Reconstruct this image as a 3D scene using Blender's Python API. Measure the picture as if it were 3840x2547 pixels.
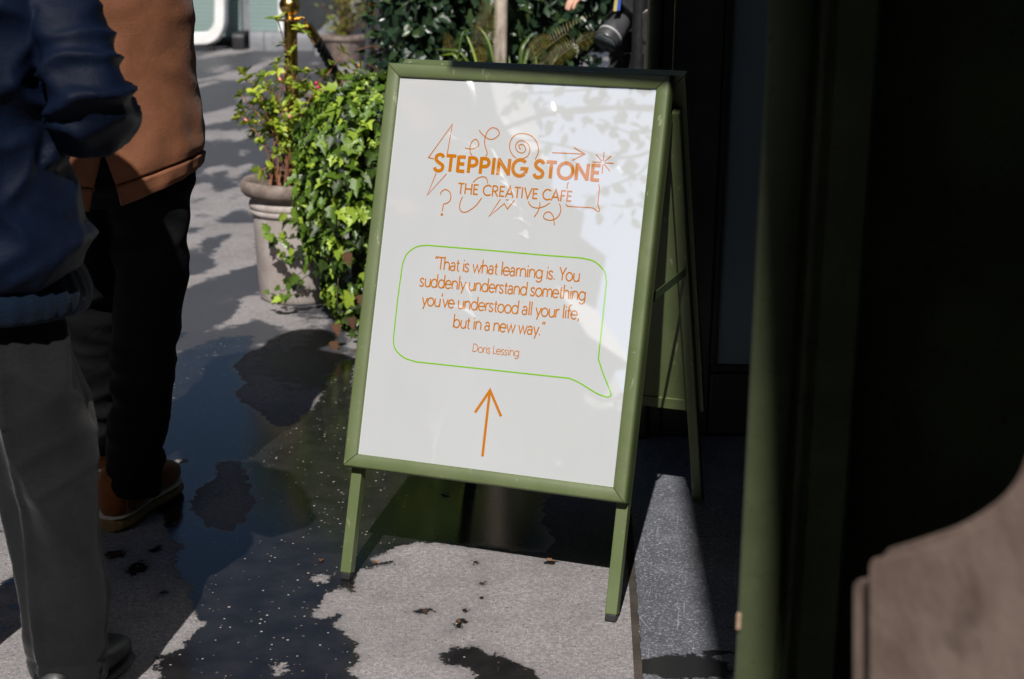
import bpy, bmesh, math, random
import numpy as np
from mathutils import Vector, Matrix, noise as mnoise
random.seed(7); rng = np.random.default_rng(7)
R = math.radians
for o in list(bpy.data.objects): bpy.data.objects.remove(o)
sc = bpy.context.scene
COL = sc.collection

# ------------------------------------------------------------------ camera
F_PX, CAM_H, PITCH, ROLL = 6000.0, 1.399, R(14.93), R(0.63)
CX, CY = 1920.0, 1273.5
FW = np.array([0, math.cos(PITCH), -math.sin(PITCH)])
_rt = np.array([1.0, 0, 0]); _up = np.array([0, math.sin(PITCH), math.cos(PITCH)])
RT = _rt*math.cos(ROLL) + _up*math.sin(ROLL); UP = -_rt*math.sin(ROLL) + _up*math.cos(ROLL)
cam_d = bpy.data.cameras.new('camera'); cam = bpy.data.objects.new('camera', cam_d); COL.objects.link(cam)
cam_d.sensor_width = 36; cam_d.sensor_fit = 'HORIZONTAL'; cam_d.lens = F_PX*36/3840
cam_d.clip_start = 0.05; cam_d.clip_end = 2000
cam.matrix_world = Matrix(((RT[0], UP[0], -FW[0], 0), (RT[1], UP[1], -FW[1], 0), (RT[2], UP[2], -FW[2], CAM_H), (0, 0, 0, 1)))
cam_d.dof.use_dof = True; cam_d.dof.focus_distance = 3.42; cam_d.dof.aperture_fstop = 5.0
sc.camera = cam

# ------------------------------------------------------------------ sky, sun, exposure
SUN = Vector((0.117, 0.93, -1.0)).normalized()        # direction the light travels
world = bpy.data.worlds.new('World'); sc.world = world; world.use_nodes = True
wn = world.node_tree.nodes; wl = world.node_tree.links
sky = wn.new('ShaderNodeTexSky'); sky.sky_type = 'NISHITA'; sky.sun_disc = False
sky.sun_elevation = math.asin(-SUN.z); sky.sun_rotation = math.atan2(-SUN.x, -SUN.y)
sky.air_density = 1.0; sky.dust_density = 2.6; sky.ozone_density = 5.0
wl.new(sky.outputs[0], wn['Background'].inputs[0]); wn['Background'].inputs[1].default_value = 0.05
sl = bpy.data.lights.new('sun', 'SUN'); sl.energy = 5.0; sl.angle = R(0.53); sl.color = (1, 0.955, 0.9)
sun = bpy.data.objects.new('sun', sl); COL.objects.link(sun); sun.location = (-2, -6, 8)
sun.rotation_euler = SUN.to_track_quat('-Z', 'Y').to_euler()
sc.view_settings.view_transform = 'Standard'; sc.view_settings.look = 'None'
sc.view_settings.exposure = 0.25; sc.view_settings.gamma = 1.0

# ------------------------------------------------------------------ pixels (3840 x 2547) to places
def ray(x, y): return FW + RT*(x-CX)/F_PX - UP*(y-CY)/F_PX
C0 = np.array([0, 0, CAM_H])
def G(x, y, z=0.0):
    d = ray(x, y); return C0 + d*((z-CAM_H)/d[2])
def AY(x, y, Y):
    d = ray(x, y); return C0 + d*(Y/d[1])
def project(P):
    P = np.atleast_2d(P) - C0; d = P@FW
    return CX + F_PX*(P@RT)/d, CY - F_PX*(P@UP)/d

# ------------------------------------------------------------------ object helpers
BASE = {}
def tag(o, label=None, cat=None, group=None, kind=None):
    if label: o['label'] = label
    if cat: o['category'] = cat
    if group: o['group'] = group
    if kind: o['kind'] = kind
    return o
def thing(name, loc, label, cat, group=None):
    o = bpy.data.objects.new(name, None); COL.objects.link(o); o.location = loc; o.empty_display_size = .1
    BASE[o.name] = Vector(loc)
    return tag(o, label, cat, group)
def base_of(p): return BASE.get(p.name, Vector((0, 0, 0))) if p else Vector((0, 0, 0))
def mk(name, verts, faces, mat, parent=None, smooth=False, mats=None, fmat=None, auto=None):
    b = base_of(parent)
    V = np.asarray(verts, float) - np.array(b)
    me = bpy.data.meshes.new(name); me.from_pydata(V.tolist(), [], [list(map(int, f)) for f in faces])
    for m in (mats or [mat]): me.materials.append(m)
    if fmat is not None: me.polygons.foreach_set('material_index', fmat)
    if smooth:
        me.polygons.foreach_set('use_smooth', [True]*len(me.polygons))
        if auto: me.set_sharp_from_angle(angle=R(auto))
    me.update()
    o = bpy.data.objects.new(name, me); COL.objects.link(o)
    if parent: o.parent = parent; BASE[o.name] = b
    return o
def bevel(o, w=.003, seg=2, ang=30):
    m = o.modifiers.new('bevel', 'BEVEL'); m.width = w; m.segments = seg; m.limit_method = 'ANGLE'; m.angle_limit = R(ang)
    return o
class MB:
    def __init__(s): s.v = []; s.f = []
    def add(s, v, f):
        k = len(s.v); s.v += [tuple(map(float, p)) for p in v]; s.f += [tuple(i+k for i in q) for q in f]; return s
    def box(s, a, b):
        x0, y0, z0 = a; x1, y1, z1 = b
        return s.add([(x0,y0,z0),(x1,y0,z0),(x1,y1,z0),(x0,y1,z0),(x0,y0,z1),(x1,y0,z1),(x1,y1,z1),(x0,y1,z1)],
                     [(0,3,2,1),(4,5,6,7),(0,1,5,4),(1,2,6,5),(2,3,7,6),(3,0,4,7)])
    def obox(s, c, ax, ay, az):       # centre and three half-axis vectors
        c, ax, ay, az = map(np.asarray, (c, ax, ay, az))
        v = [c+i*ax+j*ay+k*az for k in (-1, 1) for (i, j) in ((-1,-1),(1,-1),(1,1),(-1,1))]
        return s.add(v, [(0,3,2,1),(4,5,6,7),(0,1,5,4),(1,2,6,5),(2,3,7,6),(3,0,4,7)])
    def tube(s, path, rad, n=8, cap=True, tw=0.0):
        v, f = tube(path, rad, n, cap); return s.add(v, f)
    def lathe(s, prof, c=(0, 0, 0), n=48):
        v, f = lathe(prof, c, n); return s.add(v, f)
    def build(s, name, mat, parent=None, smooth=False, auto=None): return mk(name, s.v, s.f, mat, parent, smooth, auto=auto)
def frames(path):
    P = np.asarray(path, float); T = np.gradient(P, axis=0); T /= np.linalg.norm(T, axis=1)[:, None]+1e-12
    a = np.array([0, 0, 1.0]) if abs(T[0][2]) < .9 else np.array([1.0, 0, 0])
    N = np.cross(T[0], a); N /= np.linalg.norm(N); out = []
    for t in T:
        N = N - t*(N@t); N /= np.linalg.norm(N)+1e-12; out.append((N.copy(), np.cross(t, N)))
    return P, T, out
def tube(path, rad, n=8, cap=True):
    P, T, fr = frames(path); m = len(P)
    r = np.broadcast_to(np.asarray(rad, float), (m,)) if np.ndim(rad) < 2 else rad
    v = []; f = []
    for i in range(m):
        N, B = fr[i]
        for k in range(n):
            a = 2*math.pi*k/n; v.append(P[i] + r[i]*(N*math.cos(a)+B*math.sin(a)))
    for i in range(m-1):
        for k in range(n):
            f.append((i*n+k, i*n+(k+1) % n, (i+1)*n+(k+1) % n, (i+1)*n+k))
    if cap:
        f.append(tuple(range(n-1, -1, -1))); f.append(tuple((m-1)*n+k for k in range(n)))
    return v, f
def lathe(prof, c=(0, 0, 0), n=48):
    v = []; f = []; m = len(prof)
    for r, z in prof:
        for k in range(n):
            a = 2*math.pi*k/n; v.append((c[0]+r*math.cos(a), c[1]+r*math.sin(a), c[2]+z))
    for i in range(m-1):
        for k in range(n):
            f.append((i*n+k, i*n+(k+1) % n, (i+1)*n+(k+1) % n, (i+1)*n+k))
    f.append(tuple(range(n-1, -1, -1))); f.append(tuple((m-1)*n+k for k in range(n)))
    return v, f
def crom(pts, n=8, closed=False):
    P = np.asarray(pts, float); m = len(P); out = []
    if closed: Q = [P[(i) % m] for i in range(-1, m+2)]
    else: Q = [2*P[0]-P[1], *P, 2*P[-1]-P[-2]]
    for i in range(1, len(Q)-2):
        p0, p1, p2, p3 = Q[i-1:i+3]
        for t in np.linspace(0, 1, n, endpoint=False):
            out.append(.5*((2*p1)+(-p0+p2)*t+(2*p0-5*p1+4*p2-p3)*t*t+(-p0+3*p1-3*p2+p3)*t**3))
    if not closed: out.append(P[-1])
    return np.array(out)
def evaluated(o):
    dg = bpy.context.evaluated_depsgraph_get(); me = bpy.data.meshes.new_from_object(o.evaluated_get(dg))
    old = o.data; o.modifiers.clear(); o.data = me; bpy.data.meshes.remove(old)
    return o
def nz(p): return mnoise.noise(Vector(p))

# ------------------------------------------------------------------ materials
def lin(r, g, b):
    f = lambda c: (c/255/12.92) if c/255 <= .04045 else ((c/255+.055)/1.055)**2.4
    return (f(r), f(g), f(b), 1)
class NT:
    def __init__(s, name):
        s.m = bpy.data.materials.new(name); s.m.use_nodes = True; s.t = s.m.node_tree; s.n = s.t.nodes; s.l = s.t.links
        s.p = s.n['Principled BSDF']; s._co = None
    def co(s):
        if s._co is None: s._co = s.n.new('ShaderNodeTexCoord').outputs['Object']
        return s._co
    def put(s, sock, v):
        if isinstance(v, bpy.types.NodeSocket): s.l.new(v, sock)
        else: sock.default_value = v
    def noise(s, scale, detail=4, rough=.55, vec=None, dist=0.0, col=False):
        n = s.n.new('ShaderNodeTexNoise'); n.inputs['Scale'].default_value = scale; n.inputs['Detail'].default_value = detail
        n.inputs['Roughness'].default_value = rough; n.inputs['Distortion'].default_value = dist
        s.l.new(vec or s.co(), n.inputs['Vector']); return n.outputs['Color' if col else 'Fac']
    def voro(s, scale, out='Distance', vec=None, feat='F1', rnd=1.0):
        n = s.n.new('ShaderNodeTexVoronoi'); n.feature = feat; n.inputs['Scale'].default_value = scale; n.inputs['Randomness'].default_value = rnd
        s.l.new(vec or s.co(), n.inputs['Vector']); return n.outputs[out]
    def mapping(s, scale=(1, 1, 1), rot=(0, 0, 0), loc=(0, 0, 0), vec=None):
        n = s.n.new('ShaderNodeMapping'); n.inputs['Scale'].default_value = scale; n.inputs['Rotation'].default_value = rot; n.inputs['Location'].default_value = loc
        s.l.new(vec or s.co(), n.inputs['Vector']); return n.outputs[0]
    def ramp(s, fac, a, b, lo=0.0, hi=1.0, smooth=True):
        n = s.n.new('ShaderNodeMapRange'); n.interpolation_type = 'SMOOTHSTEP' if smooth else 'LINEAR'
        s.put(n.inputs[0], fac); n.inputs[1].default_value = a; n.inputs[2].default_value = b; n.inputs[3].default_value = lo; n.inputs[4].default_value = hi
        return n.outputs[0]
    def math(s, op, a, b=0.0):
        n = s.n.new('ShaderNodeMath'); n.operation = op; s.put(n.inputs[0], a); s.put(n.inputs[1], b); return n.outputs[0]
    def mix(s, fac, a, b, blend='MIX'):
        n = s.n.new('ShaderNodeMix'); n.data_type = 'RGBA'; n.blend_type = blend
        s.put(n.inputs[0], fac); s.put(n.inputs[6], a); s.put(n.inputs[7], b); return n.outputs[2]
    def attr(s, name, out='Fac'):
        n = s.n.new('ShaderNodeAttribute'); n.attribute_name = name; return n.outputs[out]
    def rand(s): return s.n.new('ShaderNodeObjectInfo').outputs['Random']
    def bump(s, h, strength=.3, dist=.002, chain=None):
        n = s.n.new('ShaderNodeBump'); s.put(n.inputs['Strength'], strength); n.inputs['Distance'].default_value = dist; s.l.new(h, n.inputs['Height'])
        if chain is not None: s.l.new(chain, n.inputs['Normal'])
        return n.outputs[0]
    def set(s, **k):
        names = dict(col='Base Color', rough='Roughness', metal='Metallic', spec='Specular IOR Level', normal='Normal', coat='Coat Weight', coatr='Coat Roughness',
                     coatior='Coat IOR', sheen='Sheen Weight', sheenr='Sheen Roughness', trans='Transmission Weight', ior='IOR', sss='Subsurface Weight', aniso='Anisotropic')
        for a, v in k.items(): s.put(s.p.inputs[names[a]], v)
        return s.m
def paint(name, col, rough=.42, var=.18, bumps=.05, dirt=.25, spec=.5):
    t = NT(name); n = t.noise(7, 6, .6); n2 = t.noise(60, 4, .6)
    dk = tuple(c*(1-var) for c in col[:3])+(1,); lt = tuple(min(1, c*(1+var)) for c in col[:3])+(1,)
    c = t.mix(t.ramp(n, .35, .7), dk, lt)
    c = t.mix(t.math('MULTIPLY', t.ramp(n2, .58, .72), dirt), c, tuple(c*.5 for c in col[:3])+(1,))
    return t.set(col=c, rough=t.ramp(n2, .3, .7, rough-.08, rough+.1), spec=spec, normal=t.bump(t.noise(240, 3), bumps, .001))
M = {}
def frame_green():
    t = NT('olive green powder coat'); n = t.noise(9, 6, .6); f = t.noise(420, 3, .6)
    c = t.mix(t.ramp(n, .3, .75), (.083, .108, .043, 1), (.103, .130, .055, 1))
    sc_ = t.noise(1, 6, .7, vec=t.mapping((40, 40, 6)))
    c = t.mix(t.math('MULTIPLY', t.ramp(sc_, .62, .68), .55), c, (.3, .34, .22, 1))
    ch = t.noise(75, 5, .75); c = t.mix(t.math('MULTIPLY', t.ramp(ch, .67, .69), .7), c, (.42, .43, .38, 1))
    gr = t.noise(18, 6, .7); c = t.mix(t.math('MULTIPLY', t.ramp(gr, .5, .75), .35), c, (.05, .055, .03, 1))
    drip = t.noise(1, 5, .6, vec=t.mapping((30, 30, 3), loc=(4, 1, 0)))
    c = t.mix(t.math('MULTIPLY', t.ramp(drip, .6, .75), .3), c, (.11, .15, .05, 1))
    return t.set(col=c, rough=t.ramp(n, .3, .7, .38, .5), normal=t.bump(f, .12, .0006), spec=.45)
M['frame'] = frame_green()
M['frame_edge'] = paint('dark green hinge rail', (.05, .07, .035, 1), .35)
M['rubber'] = paint('black rubber', (.012, .012, .014, 1), .5, spec=.4)
M['capblack'] = paint('blue black plastic', (.014, .014, .024, 1), .4)
def poster_mat(name, col):
    t = NT(name)
    w = t.noise(1.2, 4, .55, vec=t.mapping((9, 9, 1.2), rot=(0, R(18), 0)))
    c = t.mix(t.ramp(w, .3, .75), tuple(x*.97 for x in col[:3])+(1,), col)
    t.set(col=c, rough=.6, spec=.1)
    g = t.n.new('ShaderNodeBsdfGlossy'); g.inputs['Roughness'].default_value = .015; t.l.new(t.bump(t.noise(2.2, 2), .03, .004), g.inputs['Normal'])
    ms = t.n.new('ShaderNodeMixShader'); ms.inputs[0].default_value = GLOSS
    t.l.new(t.p.outputs[0], ms.inputs[1]); t.l.new(g.outputs[0], ms.inputs[2]); t.l.new(ms.outputs[0], t.n['Material Output'].inputs[0])
    return t.m
GLOSS = .58
M['poster'] = poster_mat('white poster under clear cover', (.905, .94, .975, 1))
M['orange'] = poster_mat('orange print', (.86, .29, .003, 1))
M['lime'] = poster_mat('lime green print', (.36, .86, .003, 1))

# ------------------------------------------------------------------ ground with its wet patches
def Z2(l): return [(x*3840/2364, y*3840/2364) for x, y in l]
def cr(l, ox, oy, s): return [(ox+x/s, oy+y/s) for x, y in l]
c2 = lambda l: cr(l, 0, 800, 1.6886); c3 = lambda l: cr(l, 0, 1600, 1.656); c6 = lambda l: cr(l, 1200, 1600, 1.4775)
polyA = (c2([(1110,900),(1290,820),(1400,785),(1600,770),(1590,870),(1480,960),(1560,1080),(1480,1150),(1600,1230),(1750,1350),(1850,1345),(2000,1210),(2090,1010),(2150,930),(2240,930),(2230,1520)])
   + c3([(2160,200),(2110,700),(2110,990),(1990,1080),(1930,1180),(2080,1230),(2200,1330),(2250,1440),(2180,1500),(2230,1620),(1000,1620),(960,1440),(1130,1370),(1200,1290),(1270,1230),(1200,1150),(1190,1000),(1080,880),(1090,800),(1150,740),(1050,700),(1000,560),(900,420),(950,330),(960,110)])
   + c2([(1000,1450),(1060,1280),(1090,1000)]))
polyB = c6([(60,870),(150,905),(180,930),(200,850),(240,790),(330,765),(280,740),(360,690),(450,665),(530,640),(640,645),(800,660),(1090,690),(1250,700),(1310,620),(1230,530),(1250,430),(1300,330),(1300,120),(1000,40),(400,20),(130,150)])
polyC = c6([(640,1290),(710,1230),(830,1215),(920,1230),(1000,1270),(1100,1310),(1200,1360),(1220,1420),(860,1440),(835,1350),(700,1315)])
islands = [c3([(1350,220),(1500,210),(1510,290),(1580,470),(1450,650),(1300,620),(1180,500),(1230,390),(1330,330)]), c3([(1940,930),(2030,930),(2020,965),(1950,965)]), c3([(1700,1470),(1770,1465),(1795,1530),(1720,1540)]),
           c2([(1700,1330),(1850,1260),(1990,1165),(1990,1200),(1900,1260),(1800,1345)]), c3([(1090,205),(1165,205),(1160,225),(1095,228)])]
blots = [(388,757,46,15),(860,760,18,9),(1275,750,34,10),(897,868,12,7),(570,1025,42,14),(805,1020,17,8),(770,1095,20,16),(80,1055,40,17),(900,957,9,6),(728,1142,9,6)]
blots = [(1200+x/1.4775, 1600+y/1.4775, a/1.4775, b/1.4775) for x, y, a, b in blots]
blots += [(x/1.656, 1600+y/1.656, a/1.656, b/1.656) for x, y, a, b in [(50,520,60,30),(850,880,65,45),(720,790,70,30),(1010,1040,28,18),(10,320,50,25),(70,960,45,30),(1150,620,50,40),(960,760,40,25),(120,640,25,12),(30,1260,40,18),(90,1120,30,14),(690,1275,25,10)]]
def psd(P, poly):               # signed distance to a polygon, positive inside
    q = np.array([G(*p)[:2] for p in poly]); d = np.full(len(P), 1e9); ins = np.zeros(len(P), bool)
    for a, b in zip(q, np.roll(q, -1, 0)):
        e = b-a; w = P-a; t = np.clip((w@e)/(e@e), 0, 1); d = np.minimum(d, np.hypot(*(w-t[:, None]*e).T))
        c = ((a[1] > P[:, 1]) != (b[1] > P[:, 1])); xi = a[0]+(P[:, 1]-a[1])/(b[1]-a[1]+1e-12)*e[0]; ins ^= c & (P[:, 0] < xi)
    return np.where(ins, d, -d)
def make_ground():
    def axis(lo, hi, st, far, gr):
        a = list(np.arange(lo, hi+1e-6, st)); s = st
        while a[-1] < far: s *= gr; a.append(a[-1]+s)
        s = st; b = []; x = lo
        while x > -far: s *= gr; x -= s; b.append(x)
        return np.array(b[::-1]+a)
    xs = axis(-1.5, .32, .014, 400, 1.09); ys = axis(2.35, 5.6, .016, 400, 1.045)
    X, Y = np.meshgrid(xs, ys); P = np.stack([X.ravel(), Y.ravel()], 1)
    near = (P[:, 0] > -2.2) & (P[:, 0] < .4) & (P[:, 1] > 2) & (P[:, 1] < 6.2)
    sd = np.full(len(P), -.6); Q = P[near]
    s = np.maximum(np.maximum(psd(Q, polyA), psd(Q, polyB)), psd(Q, polyC))
    for i in islands: s = np.minimum(s, -psd(Q, i))
    for x, y, a, b in blots:
        c = G(x, y)[:2]; rx = abs(G(x+a, y)[0]-c[0]); ry = abs(G(x, y-b)[1]-c[1])
        d = np.hypot((Q[:, 0]-c[0])/rx, (Q[:, 1]-c[1])/ry); s = np.maximum(s, (1-d)*min(rx, ry))
    sd[near] = s; dp = np.full(len(P), -.6)
    for i, (x, y) in enumerate(P):
        if y < 60 and abs(x) < 30:
            f = .5*nz((x*1.3, y*.55, 3.1)) + .5*nz((x*3.6, y*1.6, 9.2)) + .4*nz((x*9, y*4, 1.2))
            k = min(1, max(0, (y-4.2)/1.0)); th = -.02
            v = (f-th)*.16
            if y > 4.2: dp[i] = v*k-.05*(1-k)
            if y <= 5.3 and x < -1.0 and y > 2.4: sd[i] = max(sd[i], (f-.34)*.08)
            if y > 9: dp[i] = max(dp[i], (f+.12)*.16)
    ny, nx = X.shape; idx = np.arange(nx*ny).reshape(ny, nx)
    Fc = np.stack([idx[:-1, :-1], idx[:-1, 1:], idx[1:, 1:], idx[1:, :-1]], -1).reshape(-1, 4)
    V = np.concatenate([P, np.zeros((len(P), 1))], 1)
    me = bpy.data.meshes.new('pavement'); me.vertices.add(len(V)); me.vertices.foreach_set('co', V.ravel())
    me.loops.add(Fc.size); me.loops.foreach_set('vertex_index', Fc.ravel()); me.polygons.add(len(Fc))
    me.polygons.foreach_set('loop_start', np.arange(0, Fc.size, 4)); me.update(calc_edges=True)
    at = me.attributes.new('wet', 'FLOAT', 'POINT'); at.data.foreach_set('value', sd.astype(np.float32)); at = me.attributes.new('damp', 'FLOAT', 'POINT'); at.data.foreach_set('value', dp.astype(np.float32))
    t = NT('terrazzo like asphalt, dry and wet')
    edge = t.math('ADD', t.attr('wet'), t.math('MULTIPLY', t.math('SUBTRACT', t.noise(26, 9, .68, dist=.4), .5), .075))
    edge = t.math('ADD', edge, t.math('MULTIPLY', t.math('SUBTRACT', t.noise(160, 3, .6), .5), .02))
    wet = t.ramp(edge, -.003, .004); pool = t.ramp(edge, .0, .03); rim = t.ramp(edge, -.03, -.002)
    spk = t.noise(330, 2, .7); grain = t.noise(95, 5, .7); big = t.noise(2.3, 5, .6)
    dry = t.mix(t.ramp(spk, .36, .64), (.12, .114, .118, 1), (.46, .438, .447, 1))
    dry = t.mix(t.ramp(grain, .4, .62), t.mix(.45, dry, (.10, .094, .097, 1)), t.mix(.4, dry, (.38, .355, .35, 1)))
    dry = t.mix(t.math('MULTIPLY', t.ramp(t.noise(28, 6, .7), .42, .7), .35), dry, (.13, .122, .126, 1))
    dry = t.mix(t.math('MULTIPLY', t.ramp(big, .38, .68), .35), dry, (.12, .112, .115, 1))
    dry = t.mix(t.math('MULTIPLY', t.ramp(t.noise(7, 6, .65, dist=.6), .52, .72), .4), dry, (.14, .128, .128, 1))
    dry = t.mix(t.math('MULTIPLY', rim, .45), dry, (.15, .138, .138, 1))
    pitv = t.voro(60); pits = t.math('MULTIPLY', t.math('LESS_THAN', pitv, .16), t.math('GREATER_THAN', t.voro(60, 'Color'), .62))
    dry = t.mix(t.math('MULTIPLY', pits, .75), dry, (.06, .055, .055, 1))
    cell = t.n.new('ShaderNodeSeparateColor'); vc = t.voro(105, 'Color'); t.l.new(vc, cell.inputs[0])
    vd = t.voro(105)
    fl = t.math('MULTIPLY', t.math('GREATER_THAN', cell.outputs[0], .84), t.math('LESS_THAN', vd, t.ramp(cell.outputs[1], 0, 1, .05, .34, False)))
    flc = t.mix(cell.outputs[2], (.42, .38, .34, 1), (.10, .075, .06, 1))
    dry = t.mix(t.math('MULTIPLY', fl, .45), dry, (.45, .42, .4, 1))
    wetc = t.mix(t.ramp(t.noise(14, 5), .3, .7), (.008, .0078, .0085, 1), (.017, .016, .0165, 1))
    wetc = t.mix(t.math('MULTIPLY', t.ramp(spk, .6, .75), .25), wetc, (.12, .11, .1, 1))
    wetc = t.mix(t.math('MULTIPLY', fl, .8), wetc, flc)
    damp = t.ramp(t.math('ADD', t.attr('damp'), t.math('MULTIPLY', t.math('SUBTRACT', t.noise(17, 9, .72), .5), .11)), -.008, .012)
    dry = t.mix(t.math('MULTIPLY', damp, .92), dry, (.038, .04, .049, 1))
    b1 = t.bump(t.math('ADD', t.noise(210, 4, .75), t.math('MULTIPLY', grain, .7)), t.ramp(wet, 0, 1, .55, .0), .0035)
    b2 = t.bump(t.noise(120, 3, .6), t.ramp(pool, 0, 1, .22, .10), .0013, b1)
    m = t.set(col=t.mix(wet, dry, wetc), rough=t.math('ADD', t.math('SUBTRACT', t.ramp(wet, 0, 1, .88, .24), t.math('MULTIPLY', t.math('SUBTRACT', 1.0, wet), t.math('MULTIPLY', damp, .42))), t.math('MULTIPLY', pool, -.11)), spec=t.ramp(wet, 0, 1, .3, .5), normal=b2, ior=1.4)
    me.materials.append(m); o = bpy.data.objects.new('pavement', me); COL.objects.link(o)
    return tag(o, 'grey speckled pavement with dark wet patches', kind='structure')
pavement = make_ground()

# dark grey scratched threshold slabs
def slab_mat():
    t = NT('scratched blue grey stone'); b = t.noise(5, 5); g = t.noise(420, 3, .7)
    r1 = (.088, .093, .11, 1); r2 = (.15, .158, .182, 1)
    c = t.mix(t.ramp(b, .3, .7), r1, r2)
    c = t.mix(t.ramp(g, .4, .66), t.mix(.45, c, (.05, .052, .065, 1)), c)
    sp = t.noise(170, 3, .75); c = t.mix(t.math('MULTIPLY', t.ramp(sp, .52, .66), .6), c, (.36, .37, .4, 1)); c = t.mix(t.math('MULTIPLY', t.ramp(sp, .34, .46, 1, 0), .6), c, (.045, .047, .056, 1))
    for k in range(7):
        s = t.noise(1, 1, .5, vec=t.mapping((5, 190, 1), loc=(k*3.7, k*1.9, 0), vec=t.mapping(rot=(0, 0, R((8, 97, 52, 140, 75, 118, 100)[k])))))
        c = t.mix(t.math('MULTIPLY', t.ramp(s, .71, .75), .3), c, (.45, .46, .48, 1))
    fl = t.math('MULTIPLY', t.math('LESS_THAN', t.voro(85), .2), t.math('GREATER_THAN', t.noise(40, 2), .56))
    c = t.mix(t.math('MULTIPLY', fl, .6), c, (.42, .4, .37, 1))
    w = t.math('ADD', t.attr('wet'), t.math('MULTIPLY', t.math('SUBTRACT', t.noise(34, 7, .7), .5), .06)); wet = t.ramp(w, -.002, .003)
    c = t.mix(wet, c, (.02, .02, .022, 1))
    return t.set(col=c, rough=t.ramp(wet, 0, 1, .52, .12), normal=t.bump(t.noise(300, 4), t.ramp(wet, 0, 1, .25, .02), .0008), spec=.5)
M['slab'] = slab_mat()
M['dirt'] = paint('brown joint dirt', (.045, .036, .028, 1), .95, .4, .6)
def make_slabs():
    x0 = lambda y: .2623+(y-3.207)*.045
    par = mk('threshold_joint', *(lambda ys: ([(x0(y)-.004, y, .0025) for y in ys]+[(1.5, y, .0025) for y in ys], [(i, i+len(ys), i+1+len(ys), i+1) for i in range(len(ys)-1)]))([1.3, 2, 2.7, 3.2, 3.7, 4.3]), M['dirt'])
    tag(par, 'brown dirt in the joints of the threshold slabs', kind='structure')
    for ya, yb in ((1.3, 2.488), (2.492, 3.4635), (3.4675, 4.3)):
        for xa, xb in ((0, .74), (.744, 1.25)):
            ny, nx = 90, 40; v = []; w = []
            for j in range(ny+1):
                y = ya+(yb-ya)*j/ny
                for i in range(nx+1):
                    l = x0(y)+.012+.0035*nz((y*30, 1, xa))*(i == 0 and xa == 0); l = l if xa == 0 else x0(y)+xa
                    x = l+(x0(y)+xb-l)*i/nx; v.append((x, y, .0075))
                    d1 = .16-math.hypot((x-.335)/.62, (y-2.80)/.34); d2 = .012-math.hypot(x-.452, y-2.975); d3 = .008-math.hypot(x-.462, y-3.0); d4=.03-math.hypot((x-.41)/1.3, (y-2.865)/.3)
                    w.append(max(d1*.25, d2, d3, d4))
            f = [(j*(nx+1)+i, j*(nx+1)+i+1, (j+1)*(nx+1)+i+1, (j+1)*(nx+1)+i) for j in range(ny) for i in range(nx)]
            o = mk('slab', v, f, M['slab'], par)
            a = o.data.attributes.new('wet', 'FLOAT', 'POINT'); a.data.foreach_set('value', np.array(w, np.float32))
            s = o.modifiers.new('s', 'SOLIDIFY'); s.thickness = .03; s.offset = -1
make_slabs()

# ------------------------------------------------------------------ the buildings
M['dkgreen'] = paint('dark olive shop front paint', (.065, .08, .04, 1), .34, .22, .1, .3)
M['dkgreen2'] = paint('near black green paint', (.03, .036, .022, 1), .4, .2, .1, .3)
M['door'] = paint('black brown door paint', (.06, .056, .048, 1), .4, .2, .1, .3)
def glass_mat():
    t = NT('dark door glass'); return t.set(col=(.26, .31, .34, 1), rough=.06, spec=.5, normal=t.bump(t.noise(2, 2), .02, .01))
M['dglass'] = glass_mat()
def stone_mat(name, a, b, sc_=6.0):
    t = NT(name); n = t.noise(sc_, 7, .62); f = t.noise(90, 5, .7); bl = t.noise(11, 4, .6)
    c = t.mix(t.ramp(n, .3, .7), a, b); c = t.mix(t.math('MULTIPLY', t.ramp(bl, .6, .7), .5), c, tuple(x*.55 for x in a[:3])+(1,))
    return t.set(col=c, rough=.85, normal=t.bump(t.math('ADD', f, n), .4, .004))
M['stone'] = stone_mat('pinkish grey stone', (.15, .10, .08, 1), (.27, .2, .165, 1), 9)
M['limestone'] = stone_mat('pale limestone', (.46, .4, .33, 1), (.6, .53, .45, 1))
M['render'] = stone_mat('grey facade render', (.11, .11, .11, 1), (.17, .17, .17, 1), 1.5)
M['slate'] = stone_mat('slate roof', (.05, .055, .06, 1), (.1, .105, .115, 1), 1.5)
M['winglass'] = paint('house window pane', (.03, .035, .04, 1), .1)

sf = thing('cafe_entrance', (.38, 4.2, 0), 'dark green shop front with black door behind the pavement sign', 'shop front')
Yd = 4.2
def px_x(px, py, Y): return AY(px, py, Y)[0]
xj0 = px_x(2430, 124, Yd); xj1 = px_x(2478, 124, Yd); xp1 = px_x(2533, 124, Yd); xg0 = px_x(2735, 124, Yd)
b = MB(); b.box((xj0, Yd-.03, 0.0075), (xj1, Yd+.05, 3.2)); bevel(b.build('jamb', M['dkgreen'], sf), .012, 3)
b = MB(); b.box((xj1+.002, Yd-.012, .0075), (xp1-.006, Yd+.06, 3.2)); bevel(b.build('pilaster_strip', M['dkgreen2'], sf), .004)
b = MB(); b.box((xp1, Yd, .0075), (xg0-.012, Yd+.06, 3.2)); bevel(b.build('door_stile', M['door'], sf), .006)
zk0 = AY(2640, 1640, Yd)[2]; zk1 = AY(2700, 1405, Yd)[2]
b = MB(); b.box((xg0-.010, Yd, .014), (1.5, Yd+.06, zk1)); bevel(b.build('kick_board', M['door'], sf), .006)
b = MB(); b.box((xg0-.010, Yd+.012, zk1+.002), (1.5, Yd+.05, zk1+.022)); bevel(b.build('glazing_bead', M['dkgreen2'], sf), .003)
b = MB(); b.box((xg0+.006, Yd+.024, zk1+.024), (1.5, Yd+.034, 3.2)); b.build('door_glass', M['dglass'], sf)
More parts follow.
